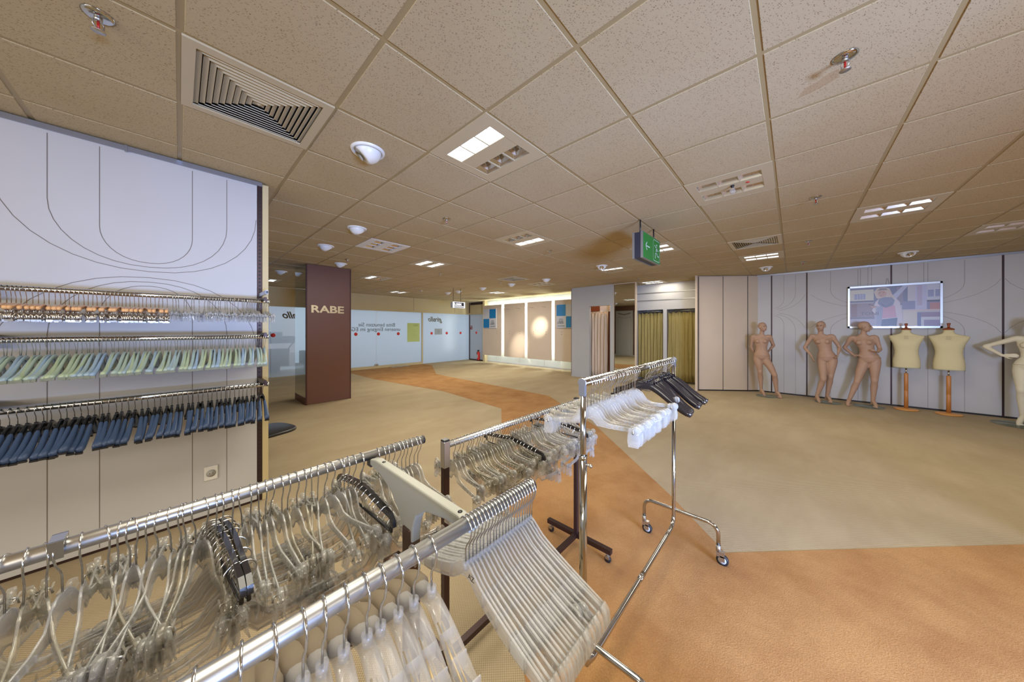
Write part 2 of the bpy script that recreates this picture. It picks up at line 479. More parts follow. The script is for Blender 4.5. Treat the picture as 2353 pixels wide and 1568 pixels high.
# ================================================================== SHELL
CZ = 2.84
U0, V0, T = 0.6275, 1.367, 0.625
def cell(i, j): return (U0 + T * i, V0 + T * j)
LIGHTS = [(1, 0, 1, 0), (4, -2, 0, 0), (2, 5, 0, 0), (4, 2, 0, 1), (7, -4, 0, 0), (10, -6, 0, 0), (4, 6, 1, 1), (4, 10, 1, 0),
          (1, 14, 1, 1), (10, -2, 1, 1), (7, 0, 1, 1), (9, 2, 1, 0), (13, 2, 1, 1), (7, 14, 1, 1), (11, 10, 1, 1), (10, 6, 0, 0)]
VENTS = [(-1, 1), (8, -2), (8, 6)]
TAKEN = {(a, b) for a, b, _, _ in LIGHTS} | set(VENTS)

# floor: beige woven carpet with the ochre walkway laid into it
f = MB()
f.add([(-5, -8, 0), (14, -8, 0), (14, 14, 0), (-5, 14, 0)], [(0, 1, 2, 3)])
f.mi = 1
left = [(-3.2, -3.4), (1.02, 0.82), (2.0, 2.02), (4.15, 4.12), (4.38, 6.3), (4.2, 11.8)]
right = [(4.6, -8.0), (2.52, 0.30), (2.52, 0.30), (5.68, 4.08), (5.85, 8.8), (7.3, 11.8)]
e = [(-3.2, -8), (1.02, 0.82)]
poly = [(-5, -8), (10.8, -8), (2.52, 0.34), (3.06, 0.84), (4.38, 2.22), (5.70, 4.10), (5.86, 8.85), (7.2, 11.2), (7.2, 11.82), (4.0, 11.82),
        (4.0, 9.4), (4.38, 6.3), (4.18, 4.12), (3.1, 3.05), (2.0, 2.02), (1.02, 0.86), (0.2, 0.02), (-5, -5.2)]
f.add([(x, y, 0.002) for x, y in poly], [tuple(range(len(poly)))])
f.add([(x, y, 0.0) for x, y in poly] + [(x, y, 0.002) for x, y in poly], [(i, (i + 1) % len(poly), (i + 1) % len(poly) + len(poly), i + len(poly)) for i in range(len(poly))])
fl = struct(f.obj('floor', [M_CARPET, M_OCHRE]))

# ceiling: tegular tiles hanging a little below a grid of tees
c = MB()
g = 0.0125
for i in range(-8, 15):
    for j in range(-14, 17):
        if (i, j) in TAKEN: continue
        x, y = cell(i, j)
        x1, y1 = min(x + T, 9.72 if j < 6 else 9.78), min(y + T, 11.9)
        if x > 9.6 and j > -99 and x1 - x < 0.05: continue
        a, b = x + g, y + g; A, B = x1 - g, y1 - g; r = 0.0018
        rings = [[(a, b, CZ + 0.012), (A, b, CZ + 0.012), (A, B, CZ + 0.012), (a, B, CZ + 0.012)],
                 [(a, b, CZ + r), (A, b, CZ + r), (A, B, CZ + r), (a, B, CZ + r)],
                 [(a + r, b + r, CZ), (A - r, b + r, CZ), (A - r, B - r, CZ), (a + r, B - r, CZ)]]
        c.rings(rings, False, True, sm=False)
c.mi = 1
for i in range(-8, 16):
    x = cell(i, 0)[0]; c.box(x - 0.014, -7.4, CZ + 0.0045, x + 0.014, 11.9, CZ + 0.011)
for j in range(-14, 17):
    y = cell(0, j)[1]; c.box(-4.4, y - 0.014, CZ + 0.0043, 9.75, y + 0.014, CZ + 0.011)
c.box(-4.6, -7.5, CZ + 0.30, 11.2, 12.1, CZ + 0.34)
struct(c.obj('ceiling', [M_TILE, M_TEE]))

# one strip of engraved curve on a vertical panel. P(a, z) -> point, w width
def groove(mb, pts, P, w=0.004):
    n = len(pts)
    for k in range(n - 1):
        (a0, z0), (a1, z1) = pts[k], pts[k + 1]
        dx, dz = a1 - a0, z1 - z0; L = sqrt(dx * dx + dz * dz) or 1
        nx, nz = -dz / L * w / 2, dx / L * w / 2
        mb.add([P(a0 + nx, z0 + nz), P(a1 + nx, z1 + nz), P(a1 - nx, z1 - nz), P(a0 - nx, z0 - nz)], [(0, 1, 2, 3)])
def u_curve(c0, hw, zb, zs, ztop, n=18):
    """a U hanging from ztop: verticals at c0 +- hw, rounding below zs down to zb"""
    p = [(c0 - hw, ztop)]
    for k in range(n + 1):
        a = pi + pi * k / n
        ca, sa = cos(a), sin(a)
        p.append((c0 + hw * (abs(ca) ** 0.9) * (1 if ca > 0 else -1), zs + (zs - zb) * sa * 1.0))
    p.append((c0 + hw, ztop)); return p
def flower(mb, P, c0, S, a_lo, a_hi, zmid=1.93):
    for hw, gap, sp in ((0.22 * S, 0.085, 0.22), (0.42 * S, 0.055, 0.38), (0.61 * S, 0.022, 0.54)):
        for up in (1, -1):
            zb = zmid + up * gap; zs = zmid + up * (gap + sp)
            zt = 2.78 if up > 0 else 0.03
            pts = u_curve(c0, hw, zb, zs, zt)
            if hw > 0.60 * S: pts = pts[1:-1]
            keep = []
            for a, z in pts:
                if a_lo <= a <= a_hi: keep.append((a, z))
                else:
                    if len(keep) > 1: groove(mb, keep, P)
                    keep = []
            if len(keep) > 1: groove(mb, keep, P)

# left partition: white panel with an engraved flower of curves
w = MB()
PV = 3.5
w.box(-0.752, PV, 0.02, 0.466, PV + 0.022, 2.80)
w.box(-1.975, PV, 0.02, -0.756, PV + 0.022, 2.80)
w.box(-3.195, PV, 0.02, -1.979, PV + 0.022, 2.80)
w.box(-3.2, PV + 0.03, 0, 0.50, PV + 0.10, 2.835)
w.mi = 1
P = lambda a, z: (a, PV - 0.0006, z)
flower(w, P, -0.150, 1.0, -0.752, 0.466)
flower(w, P, -1.370, 1.0, -1.975, -0.756)
w.box(-0.756, PV + 0.01, 0.02, -0.752, PV + 0.02, 2.8)
struct(w.obj('wall_left', [M_PANEL, M_GROOVE]))
w = MB(); w.box(-3.2, PV - 0.012, 2.798, 0.50, PV + 0.02, 2.832); w.box(-0.262, PV - 0.016, 2.79, -0.250, PV, 2.834)
struct(w.obj('trim_1', M_ALU))
w = MB(); w.box(-3.2, PV + 0.004, 0, 0.50, PV + 0.02, 0.02); struct(w.obj('baseboard_left', M_DARKMETAL))
def upright(name, x0, y0, x1, y1, m=M_DARKMETAL, slots='y', z1=2.80):
    """slotted steel upright; the slots are dark boxes standing in for shaded recesses on its room-facing side"""
    q = MB(); q.box(x0, y0, 0.02, x1, y1, z1)
    q.mi = 1
    z = 0.08
    while z < z1 - 0.06:
        if slots == 'y': q.box((x0 * 0.72 + x1 * 0.28), y0 - 0.0012, z, (x0 * 0.28 + x1 * 0.72), y0 + 0.001, z + 0.017)
        else: q.box(x0 - 0.0012, (y0 * 0.70 + y1 * 0.30), z, x0 + 0.001, (y0 * 0.30 + y1 * 0.70), z + 0.017)
        z += 0.032
    return struct(q.obj(name, [m, M_RUBBER]))
upright('trim_2', 0.469, PV - 0.006, 0.499, PV + 0.03)
w = MB(); w.box(0.503, PV - 0.002, 0, 0.546, PV + 0.05, 2.82); struct(w.obj('trim_3', M_CREAM))

# mannequin wall at x = 9.6
MW = 9.6
w = MB()
joints = [0.70, 0.383, -0.225, -1.436, -2.659, -3.88, -5.10, -6.32]
for a, b in zip(joints[:-1], joints[1:]):
    w.box(MW, b + 0.012, 0.03, MW + 0.02, a - 0.012, 2.805)
w.box(MW + 0.03, -6.4, 0, MW + 0.1, 0.80, CZ)
w.mi = 1
P = lambda a, z: (MW - 0.0006, a, z)
flower(w, P, 0.383, 1.0, -0.21, 0.37)
flower(w, P, -1.436, 2.0, -2.645, -1.45); flower(w, P, -1.436, 2.0, -1.42, -0.24)
flower(w, P, -3.88, 2.0, -5.09, -3.89); flower(w, P, -3.88, 2.0, -3.86, -2.67)
for a in (-1.03, -1.18, -1.64, -1.83, -1.13):
    groove(w, [(a, 2.42), (a, 2.79)], P)
struct(w.obj('wall_right', [M_PANEL, M_GROOVE]))
for k, a in enumerate(joints[1:-1]):
    upright('trim_%d' % (4 + k), MW - 0.004, a - 0.011, MW + 0.03, a + 0.011, M_RUBBER if False else M_DARKMETAL, 'x')
w = MB(); w.box(MW - 0.02, -6.4, 2.802, MW + 0.02, 0.66, 2.838); struct(w.obj('trim_12', M_ALU))
w = MB(); w.box(MW - 0.006, -6.4, 0, MW + 0.02, 0.66, 0.03); struct(w.obj('baseboard_right', M_BLACK))
# angled wall of plain beige panels between the cubicles and the mannequin wall
def slab(mb, p, q, th, z0, z1):
    p = Vector((p[0], p[1])); q = Vector((q[0], q[1])); d = (q - p).normalized(); n = Vector((d.y, -d.x))
    if n.x < 0: n = -n
    a, b, c_, d_ = p, q, q + n * th, p + n * th
    mb.prism([(a.x, a.y), (b.x, b.y), (c_.x, c_.y), (d_.x, d_.y)], z0, z1, 'z')
w = MB()
A = Vector((8.705, 1.728)); B = Vector((9.42, 0.823)); Mid = A.lerp(B, 0.5); dv = (B - A).normalized()
slab(w, A + dv * 0.010, Mid - dv * 0.007, 0.02, 0.03, 2.82)
slab(w, Mid + dv * 0.007, B - dv * 0.008, 0.02, 0.03, 2.82)
slab(w, B + Vector((0.008, -0.008)), (9.598, 0.64), 0.02, 0.03, 2.82)
struct(w.obj('wall_angled', M_BEIGE))
w = MB()
slab(w, A - dv * 0.004, B, 0.02, 0.0, 0.028)
for pnt in (A, Mid, B):
    w.box(pnt.x - 0.001, pnt.y - 0.006, 0, pnt.x + 0.012, pnt.y + 0.006, 2.82)
slab(w, B, (9.6, 0.63), 0.02, 0.0, 0.028)
struct(w.obj('trim_10', M_BLACK))
w = MB(); slab(w, A + Vector((0.03, 0.03)), (9.62, 0.66), 0.05, 0, CZ); struct(w.obj('wall_angled_backing', M_BEIGE))

# fitting cubicles: front wall, doorway, mirror pier, recessed curtained bays
w = MB()
w.box(8.60, 4.655, 0, 8.70, 5.288, CZ); w.box(8.60, 3.98, 2.225, 8.70, 4.655, CZ); w.box(8.60, 3.872, 0, 8.70, 3.98, CZ)
w.box(8.70, 3.52, 0, 9.4, 3.60, CZ)
w.box(8.70, 5.20, 0, 9.75, 5.288, CZ)
struct(w.obj('wall_cubicle_front', M_GREYWALL))
w = MB(); w.box(8.592, 4.655, 0, 8.60, 5.29, 0.05); struct(w.obj('baseboard_cubicle', M_GREYWALL))
w = MB(); w.box(8.595, 5.286, 0, 8.70, 5.300, CZ - 0.01); struct(w.obj('trim_13', M_BROWN))
w = MB(); w.box(8.60, 3.225, 2.82, 8.66, 3.89, CZ); w.box(8.58, 3.215, 0, 8.66, 3.245, 2.83); w.box(8.59, 3.855, 0, 8.60, 3.872, 2.83)
struct(w.obj('trim_14', M_BEIGE))
w = MB(); w.box(8.615, 3.245, 0.0, 8.635, 3.855, 2.82)
tag(w.obj('mirror', M_MIRROR), 'tall narrow wall mirror between the two fitting cubicles', 'mirror')
w = MB(); w.box(9.40, 1.78, 2.085, 9.43, 3.52, CZ); w.box(9.40, 2.655, 0, 9.46, 2.75, 2.085)
w.box(10.3, 1.7, 0, 10.34, 3.6, CZ); w.box(9.43, 2.68, 0, 10.3, 2.72, CZ); w.box(9.43, 3.5, 0, 10.3, 3.56, CZ)
struct(w.obj('wall_cubicle_header', M_CREAMW if 'M_CREAMW' in globals() else M_PANEL))
for k, z in enumerate((2.365, 2.58)):
    w = MB(); w.box(9.388, 1.79, z - 0.009, 9.40, 3.50, z + 0.009)
    struct(w.obj('trim_%d' % (15 + k), M_STEEL))
w = MB(); w.box(8.60, 1.735, 0, 9.46, 1.78, CZ); struct(w.obj('wall_cubicle_end', M_BEIGE))
# interior of the left cubicle seen through its doorway
w = MB(); w.box(9.2, 3.6, 0, 9.24, 5.2, CZ); struct(w.obj('wall_cubicle_back', mk_panel('cubicle_peach', rgb(236, 214, 190))))

# backlit display wall
w = MB(); w.box(9.78, 5.29, 0, 9.84, 10.60, CZ)
w.mi = 1
for a in (9.95, 8.57, 7.25, 6.0): w.box(9.776, a - 0.004, 0, 9.78, a + 0.004, CZ)
struct(w.obj('wall_backlit', [mk_panel('backlit_wall_paint', rgb(222, 226, 220)), M_GREYWALL]))
w = MB(); w.box(9.60, 10.55, 0, 9.84, 10.68, CZ); struct(w.obj('trim_17', M_CREAM))
w = MB(); w.box(9.765, 5.29, 0, 9.78, 10.55, 0.05); struct(w.obj('baseboard_backlit', M_PANEL))

# shopfront: fascia, frosted glass, mullion, sill
GV = 11.9
w = MB(); w.box(0, GV, 2.30, 9.86, GV + 0.25, CZ)
w.mi = 1
for a in (3.2, 6.755, 8.9): w.box(a - 0.006, GV - 0.002, 2.30, a + 0.006, GV, CZ)
w.mi = 0
w.box(9.80, 10.68, 2.30, 9.9, GV, CZ)
struct(w.obj('wall_shopfront_fascia', [M_CREAM, M_GROOVE]))
w = MB(); w.box(0, GV - 0.03, 2.235, 9.82, GV + 0.06, 2.30); w.box(2.9, GV - 0.03, 0, 7.17, GV + 0.05, 0.095)
w.box(7.13, GV - 0.02, 0, 7.19, GV + 0.04, 2.235); w.box(9.78, 10.68, 2.235, 9.86, GV, 2.30)
struct(w.obj('trim_18', M_CREAM))
w = MB(); w.box(9.78, GV - 0.04, 0, 9.83, GV + 0.02, CZ); w.box(9.79, 10.68, 0, 9.83, GV, 0.045); w.box(9.78, 10.68, 2.70, 9.80, GV - 0.1, 2.83)
struct(w.obj('trim_19', M_DARKMETAL))
def pane(name, x0, y0, x1, y1, z0, z1, m):
    q = MB(); q.box(x0, y0, z0, x1, y1, z1); return struct(q.obj(name, m))
pane('window_1', 0.05, GV, 1.910, GV + 0.012, 0.02, 2.235, M_FGLASS2)
pane('window_2', 1.918, GV, 2.98, GV + 0.012, 0.02, 2.235, M_FGLASS2)
pane('door_1', 2.99, GV, 5.160, GV + 0.012, 0.095, 2.235, M_FGLASS)
pane('door_2', 5.174, GV, 7.13, GV + 0.012, 0.095, 2.235, M_FGLASS)
pane('window_3', 7.19, GV, 9.78, GV + 0.012, 0.01, 2.235, M_FGLASS)
pane('window_4', 9.80, 10.68, 9.812, GV - 0.04, 0.045, 2.235, M_FGLASS)
w = MB(); w.box(5.10, GV - 0.03, 0.095, 5.16, GV + 0.03, 0.16); w.box(5.175, GV - 0.03, 0.095, 5.235, GV + 0.03, 0.16)
struct(w.obj('trim_20', M_STEEL))
# pavement outside
w = MB(); w.box(-6, GV + 0.02, -0.06, 20, 24, -0.01); w.box(9.83, 8, -0.06, 20, GV + 0.02, -0.01); struct(w.obj('pavement', mat('pavement', rgb(206, 206, 204), 0.9)))
# brown hall wall on the far left, seen only in the mirrors
w = MB(); w.box(-0.10, 3.6, 0, 0.0, GV, CZ)
struct(w.obj('wall_far_left', M_BROWN))
for k, (a, b) in enumerate(((6.62, 7.60), (5.55, 6.53), (4.48, 5.46))):
    w = MB(); w.box(0.0, a, 0.06, 0.03, b, 2.56)
    w.mi = 1; P = lambda t, z: (0.0308, t, z)
    m_ = (a + b) / 2
    groove(w, [(a + 0.1, 0.08), (a + 0.1, 2.2), (m_ - 0.1, 2.14), (b - 0.1, 2.2), (b - 0.1, 0.08)], P, 0.012)
    groove(w, [(a + 0.12, 2.42), (m_, 2.34), (b - 0.12, 2.42)], P, 0.05)
    struct(w.obj('trim_%d' % (21 + k), [M_PANEL, M_GROOVE]))
w = MB(); w.box(0.0, 3.6, 0, 0.02, GV, 0.06); struct(w.obj('baseboard_far_left', M_PANEL))
# flat piece of floor hatch by the shop door
w = MB(); w.box(5.70, 11.62, 0.001, 6.42, 11.86, 0.012); tag(w.obj('door_mat_plate', M_STEEL), 'thin metal floor plate lying against the glass shop door', 'floor plate')

# added unseen blockers behind the viewer, keeping entrance daylight off the lower walls
w = MB(); w.box(-2.2, -0.62, 0, 1.15, -0.52, 0.98); w.box(3.9, -3.4, 0, 4.0, -1.40, 0.85)
struct(w.obj('low_light_blocker', M_GREYWALL))

# rusty water trail on the ceiling tile beside the big sprinkler
q = MB(); q.add([(a, b, CZ - 0.0006) for a, b in [(2.248, -0.169), (2.251, -0.135), (2.284, -0.097), (2.306, -0.047), (2.377, -0.018), (2.372, -0.07), (2.349, -0.121), (2.324, -0.174)]], [tuple(range(8))])
struct(q.obj('ceiling_stain', clear_plastic('rust_stain', (0.55, 0.28, 0.10, 1), 0.16, 0.9, (1, 1, 1), fres=0.0)))
# ================================================================== CEILING FIXTURES
def lum_parts(lit0, lit1, white=False):
    """meshes of a recessed luminaire: frame, two louvre troughs, the lamp in each"""
    h = T / 2 - 0.004; mf = M_FIXTW if white else M_FIXT
    fr = MB()
    x0, x1 = (-0.205, -0.065), (0.065, 0.205)   # troughs across x, along y
    ya, yb = -0.235, 0.235
    z0, z1 = -0.002, 0.006
    fr.box(-h, -h, z0, -0.205, h, z1); fr.box(0.205, -h, z0, h, h, z1)
    fr.box(-0.205, -h, z0, 0.205, ya, z1); fr.box(-0.205, yb, z0, 0.205, h, z1)
    fr.box(-0.065, ya, z0 + 0.0015, 0.065, yb, z1)
    fme = fr.mesh('frame', mf)
    res = []
    for (a, b), lit in ((x0, lit0), (x1, lit1)):
        lo = MB()
        d = 0.075
        lo.mi = 0
        m_ = (a + b) / 2
        # sloping reflector sides, ends and roof
        for k in range(3):
            ys, ye = ya + (yb - ya) * k / 3, ya + (yb - ya) * (k + 1) / 3
            i = 0.022
            lo.rings([[(a, ys, 0.004), (b, ys, 0.004), (b, ye, 0.004), (a, ye, 0.004)],
                      [(a + i * 0.4, ys + i, 0.03), (b - i * 0.4, ys + i, 0.03), (b - i * 0.4, ye - i, 0.03), (a + i * 0.4, ye - i, 0.03)],
                      [(m_ - 0.03, ys + i * 1.6, d), (m_ + 0.03, ys + i * 1.6, d), (m_ + 0.03, ye - i * 1.6, d), (m_ - 0.03, ye - i * 1.6, d)]], False, True, sm=False)
            # winged reflector under the lamp
            lo.rings([[(m_ - 0.034, (ys + ye) / 2 - 0.006, 0.045), (m_ + 0.034, (ys + ye) / 2 - 0.006, 0.045), (m_ + 0.034, (ys + ye) / 2 + 0.006, 0.045), (m_ - 0.034, (ys + ye) / 2 + 0.006, 0.045)],
                      [(m_ - 0.004, (ys + ye) / 2 - 0.002, 0.012), (m_ + 0.004, (ys + ye) / 2 - 0.002, 0.012), (m_ + 0.004, (ys + ye) / 2 + 0.002, 0.012), (m_ - 0.004, (ys + ye) / 2 + 0.002, 0.012)]], True, True, sm=False)
        lo.mi = 1
        for k in (1, 2): lo.box(a, ya + (yb - ya) * k / 3 - 0.004, 0.0, b, ya + (yb - ya) * k / 3 + 0.004, 0.03)
        tu = MB(); tu.tube([(m_ - 0.0, ya + 0.02, 0.062), (m_, yb - 0.02, 0.062)], 0.012, 10)
        res.append((lo.mesh('louvre', [M_LIT if lit else M_REFL, mf]), tu.mesh('lamp_tube', M_TUBE if lit else M_WHITEP)))
    return fme, res
LUM = {}
names = {(1, 0): 'nearest square ceiling light, half of it lit', (4, -2): 'unlit ceiling light with a small bare bulb in its middle',
         (2, 5): 'unlit white-framed ceiling light in front of the brown column', (4, 2): 'pinkish ceiling light with only its far tube lit',
         (7, -4): 'unlit ceiling light high above the mannequins', (10, -6): 'unlit shiny ceiling light at the right edge of the picture',
         (4, 6): 'fully lit ceiling light right of the brown column', (4, 10): 'half lit ceiling light just right of the brown column top',
         (1, 14): 'lit ceiling light left of the brown column', (10, -2): 'fully lit ceiling light behind the slatted air vent',
         (7, 0): 'lit ceiling light half hidden behind the green exit sign', (9, 2): 'half lit ceiling light in front of the grey cubicle wall',
         (13, 2): 'small lit ceiling light above the olive curtains', (7, 14): 'lit ceiling light nearest the frosted shop glass',
         (11, 10): 'lit ceiling light in front of the backlit display wall', (10, 6): 'unlit ceiling light near the blue display poster'}
for (i, j, l0, l1) in LIGHTS:
    key = (l0, l1, (i, j) == (2, 5))
    if key not in LUM: LUM[key] = lum_parts(*key)
    fme, res = LUM[key]
    x, y = cell(i, j)
    t = thing('ceiling_light', 'square recessed louvre fitting: ' + names[(i, j)], 'ceiling light', (x + T / 2, y + T / 2, CZ), 0, 'recessed ceiling lights')
    mobj('frame', fme, t)
    for lo, tu in res:
        a = mobj('louvre', lo, t); mobj('lamp_tube', tu, a)
    if (i, j) == (4, -2):
        q = MB(); q.lathe([(0.008, 0.002), (0.016, 0.0), (0.014, -0.012), (0.010, -0.02)], 14); o = q.obj('bulb_socket', M_BLACK, t, (-0.02, -0.02, 0))
        q = MB(); q.lathe([(0.008, -0.018), (0.013, -0.026), (0.022, -0.045), (0.024, -0.056), (0.018, -0.07), (0.004, -0.078)], 16); q.obj('light_bulb', M_CLEAR, t, (-0.02, -0.02, 0))
        q = MB(); q.lathe([(0.014, 0.0), (0.014, -0.004)], 16); q.obj('red_indicator', M_RED, t, (-0.01, -0.13, 0))

def vent_mesh():
    """square four-way diffuser of nested sloping blades"""
    fr = MB(); h = T / 2 - 0.004; k = 0.262
    fr.box(-h, -h, -0.006, -k, h, 0.004); fr.box(k, -h, -0.006, h, h, 0.004); fr.box(-k, -h, -0.006, k, -k, 0.004); fr.box(-k, k, -0.006, k, h, 0.004)
    bl = MB(); n = 10
    for q in range(n):
        o = k - q * 0.0262
        i = o - 0.0205
        if i < 0.008: i = 0.002
        ring = lambda r, z: [(-r, -r, z), (r, -r, z), (r, r, z), (-r, r, z)]
        bl.rings([ring(o, 0.010), ring(o - 0.0012, 0.012), ring(i - 0.0012, -0.001), ring(i, -0.004)], False, q == n - 1, sm=False)
    dk = MB(); dk.box(-k, -k, 0.035, k, k, 0.04)
    return fr.mesh('frame', M_FIXT), bl.mesh('blades', M_FIXT), dk.mesh('duct', M_RUBBER)
vm = vent_mesh()
for (i, j), lb in zip(VENTS, ('large square ceiling air diffuser nearest the white hanger wall', 'slatted square air diffuser in the ceiling in front of a lit ceiling light',
                              'pinkish square air diffuser in the ceiling far in the middle of the hall')):
    x, y = cell(i, j)
    t = thing('air_vent', lb, 'air vent', (x + T / 2, y + T / 2, CZ), 0, 'ceiling air diffusers')
    for nm, me in zip(('frame', 'blades', 'duct'), vm): mobj(nm, me, t)

# swivelling spotlights sunk in round rims
def spot_meshes():
    r = MB(); r.lathe([(0.094, -0.001), (0.094, -0.010), (0.104, -0.017), (0.113, -0.010), (0.116, 0.0)], 36, cap0=False, cap1=False)
    b = MB()
    n, m_ = 28, 12; R = 0.092
    rings = []
    for k in range(m_):
        a = radians(4 + 80 * k / (m_ - 1)); rings.append([(R * cos(a * 1.0) * cos(2 * pi * q / n), R * cos(a) * sin(2 * pi * q / n), -R * 0.95 * sin(a)) for q in range(n)])
    # slice the dome by a slanted plane, making the lamp mouth
    for ring in rings:
        for q, p in enumerate(ring):
            lim = -0.100 + max(0.0, p[0] + 0.02) * 0.95
            if p[2] < lim: ring[q] = (p[0], p[1], lim)
    b.rings(rings, False, True, sm=True)
    l = MB()
    M = Matrix.Translation((0.052, 0, -0.046)) @ Matrix.Rotation(radians(-43.5), 4, 'Y')
    l.lathe([(0.040, -0.004), (0.030, 0.004), (0.004, 0.012)], 20, M=M, cap0=False)
    return r.mesh('rim', M_WHITEP), b.mesh('swivel_head', M_WHITEP), l.mesh('reflector', M_REFL)
sm_ = spot_meshes()
SPOTS = [(0, 1, 2.6, 'nearest white swivelling spotlight in the ceiling, beside the air diffuser'), (1, 4, 0.6, 'white swivelling ceiling spotlight, second one behind the nearest'),
         (1, 6, 0.4, 'white swivelling ceiling spotlight, third one behind the nearest'), (2, 8, 0.2, 'white ceiling spotlight right above the brown column'),
         (1, 11, 0.3, 'white ceiling spotlight left of the brown column'), (8, 2, 3.6, 'white round ceiling spotlight left of the green exit sign'),
         (12, -5, 3.4, 'white ceiling spotlight above the framed picture'), (12, -2, 3.2, 'white ceiling spotlight above the angled beige wall'),
         (9, 5, 0.1, 'ceiling spotlight facing the backlit wall, first one from the cubicles'), (9, 7, 0.1, 'ceiling spotlight facing the backlit wall, second one from the cubicles'),
         (9, 9, 0.1, 'ceiling spotlight facing the backlit wall, third one from the cubicles'), (9, 12, 0.1, 'ceiling spotlight near the frosted glass, farthest one'),
         (9, 11, 0.1, 'ceiling spotlight right behind the lit hanging box sign')]
for i, j, a, lb in SPOTS:
    x, y = cell(i, j)
    t = thing('ceiling_spotlight', lb, 'spotlight', (x + T / 2, y + T / 2, CZ), a, 'swivelling ceiling spotlights')
    for nm, me in zip(('rim', 'swivel_head', 'reflector'), sm_): mobj(nm, me, t)

def spr_meshes():
    d = MB(); d.lathe([(0.046, 0.0), (0.046, -0.003), (0.034, -0.010), (0.014, -0.012)], 26)
    f = MB(); f.lathe([(0.012, -0.010), (0.012, -0.022), (0.007, -0.026)], 12)
    for s_ in (-1, 1): f.tube([(s_ * 0.006, 0, -0.022), (s_ * 0.017, 0, -0.030), (s_ * 0.017, 0, -0.048), (s_ * 0.004, 0, -0.060)], 0.0028, 6)
    f.lathe([(0.006, -0.058), (0.006, -0.064), (0.021, -0.066), (0.021, -0.0675)], 12)
    b = MB(); b.tube([(0, 0, -0.027), (0, 0, -0.057)], 0.0042, 8)
    return d.mesh('escutcheon', M_CHROME), f.mesh('sprinkler_frame', M_STEEL), b.mesh('glass_bulb', M_RED)
sp_ = spr_meshes()
SPR = [(-2, 1, .63, .23, 'sprinkler in the ceiling left of the large air diffuser'), (2, -3, .46, .52, 'sprinkler with a rusty stain trail beside it on the ceiling'),
       (5, -3, .85, .55, 'sprinkler right of the unlit light with the bare bulb'), (2, 2, .44, .67, 'sprinkler in the middle of the ceiling ahead of the nearest light'),
       (5, 2, .7, .62, 'sprinkler just behind the pinkish half lit ceiling light'), (9, -3, .14, .55, 'sprinkler right of the slatted air diffuser'),
       (12, -3, .2, .59, 'sprinkler close to the mannequin wall by the angled corner'), (2, 7, .42, .7, 'sprinkler over the top of the brown column'),
       (5, 7, .65, .59, 'sprinkler behind the fully lit light right of the column'), (9, 2, .03, .68, 'sprinkler beside the round spotlight left of the exit sign'),
       (11, 2, .9, .55, 'sprinkler in front of the olive curtains'), (6, 11, .84, .73, 'sprinkler near the lit light by the shop glass'),
       (6, 14, .2, .5, 'sprinkler closest to the shop fascia'), (8, 7, .7, .41, 'sprinkler behind the pinkish air diffuser')]
for i, j, fx, fy, lb in SPR:
    x, y = cell(i, j)
    t = thing('sprinkler', lb, 'sprinkler', (x + T * fx, y + T * fy, CZ), 0.7, 'ceiling sprinklers')
    for nm, me in zip(('escutcheon', 'sprinkler_frame', 'glass_bulb'), sp_): mobj(nm, me, t)
for x, y, lb in ((5.55, 9.3, 'beige dome smoke detector far in the hall ceiling near the shop glass'),):
    q = MB(); q.lathe([(0.055, 0), (0.055, -0.02), (0.035, -0.045), (0.02, -0.05)], 16)
    tag(q.obj('smoke_detector', M_FIXT, None, (x, y, CZ)), lb, 'smoke detector')

# ================================================================== SIGNS
# green exit sign hung on two rods
t = thing('exit_sign', 'green running-man exit sign box hanging from the ceiling on two dark rods', 'exit sign', (3.66, 1.29, 2.37))
q = MB(); q.box(0, 0.025, 0, 0.61, 0.10, 0.30); q.obj('housing', mat('navy_housing', rgb(40, 42, 58), 0.4), t)
q = MB(); q.box(-0.002, 0.0, -0.006, 0.612, 0.027, 0.306); q.box(-0.002, 0.098, -0.006, 0.612, 0.125, 0.306); q.obj('rim', M_ALU, t)
q = MB(); q.box(0.008, -0.003, 0.002, 0.604, 0.001, 0.298); face = q.obj('face', M_GREEN, t)
for sx in (0.085, 0.56):
    q = MB(); q.tube([(sx, 0.062, 0.295), (sx, 0.062, 0.468)], 0.009, 8); q.obj('rod', M_BLACK, t)
q = MB()
fy = -0.0042
def plane_poly(mb, pts, y=fy): mb.add([(a, y, b) for a, b in pts], [tuple(range(len(pts)))])
def stroke(mb, pts, wd, y=fy):
    for (a0, z0), (a1, z1) in zip(pts[:-1], pts[1:]):
        dx, dz = a1 - a0, z1 - z0; L = sqrt(dx * dx + dz * dz) or 1
        nx, nz = -dz / L * wd / 2, dx / L * wd / 2; ex, ez = dx / L * wd * .3, dz / L * wd * .3
        mb.add([(a0 + nx - ex, y, z0 + nz - ez), (a1 + nx + ex, y, z1 + nz + ez), (a1 - nx + ex, y, z1 - nz + ez), (a0 - nx - ex, y, z0 - nz - ez)], [(0, 1, 2, 3)])
stroke(q, [(0.075, 0.150), (0.215, 0.150)], 0.014); stroke(q, [(0.125, 0.195), (0.072, 0.150), (0.125, 0.105)], 0.014)
ox = 0.46
fr = [(ox - .12 + .02, .02), (ox + .10, .02), (ox + .12, .04), (ox + .12, .26), (ox + .10, .28), (ox - .10, .28), (ox - .12, .26), (ox - .12, .04), (ox - .10, .02)]
stroke(q, fr, 0.006)
stroke(q, [(ox - .06, .215), (ox - .03, .19), (ox + .02, .185)], .013)        # arm forward and shoulder
stroke(q, [(ox + .0, .195), (ox - .005, .13)], .026)                          # trunk
stroke(q, [(ox + .02, .185), (ox + .05, .155), (ox + .075, .165)], .012)      # back arm
stroke(q, [(ox - .005, .13), (ox - .045, .105), (ox - .045, .055)], .016)     # front leg
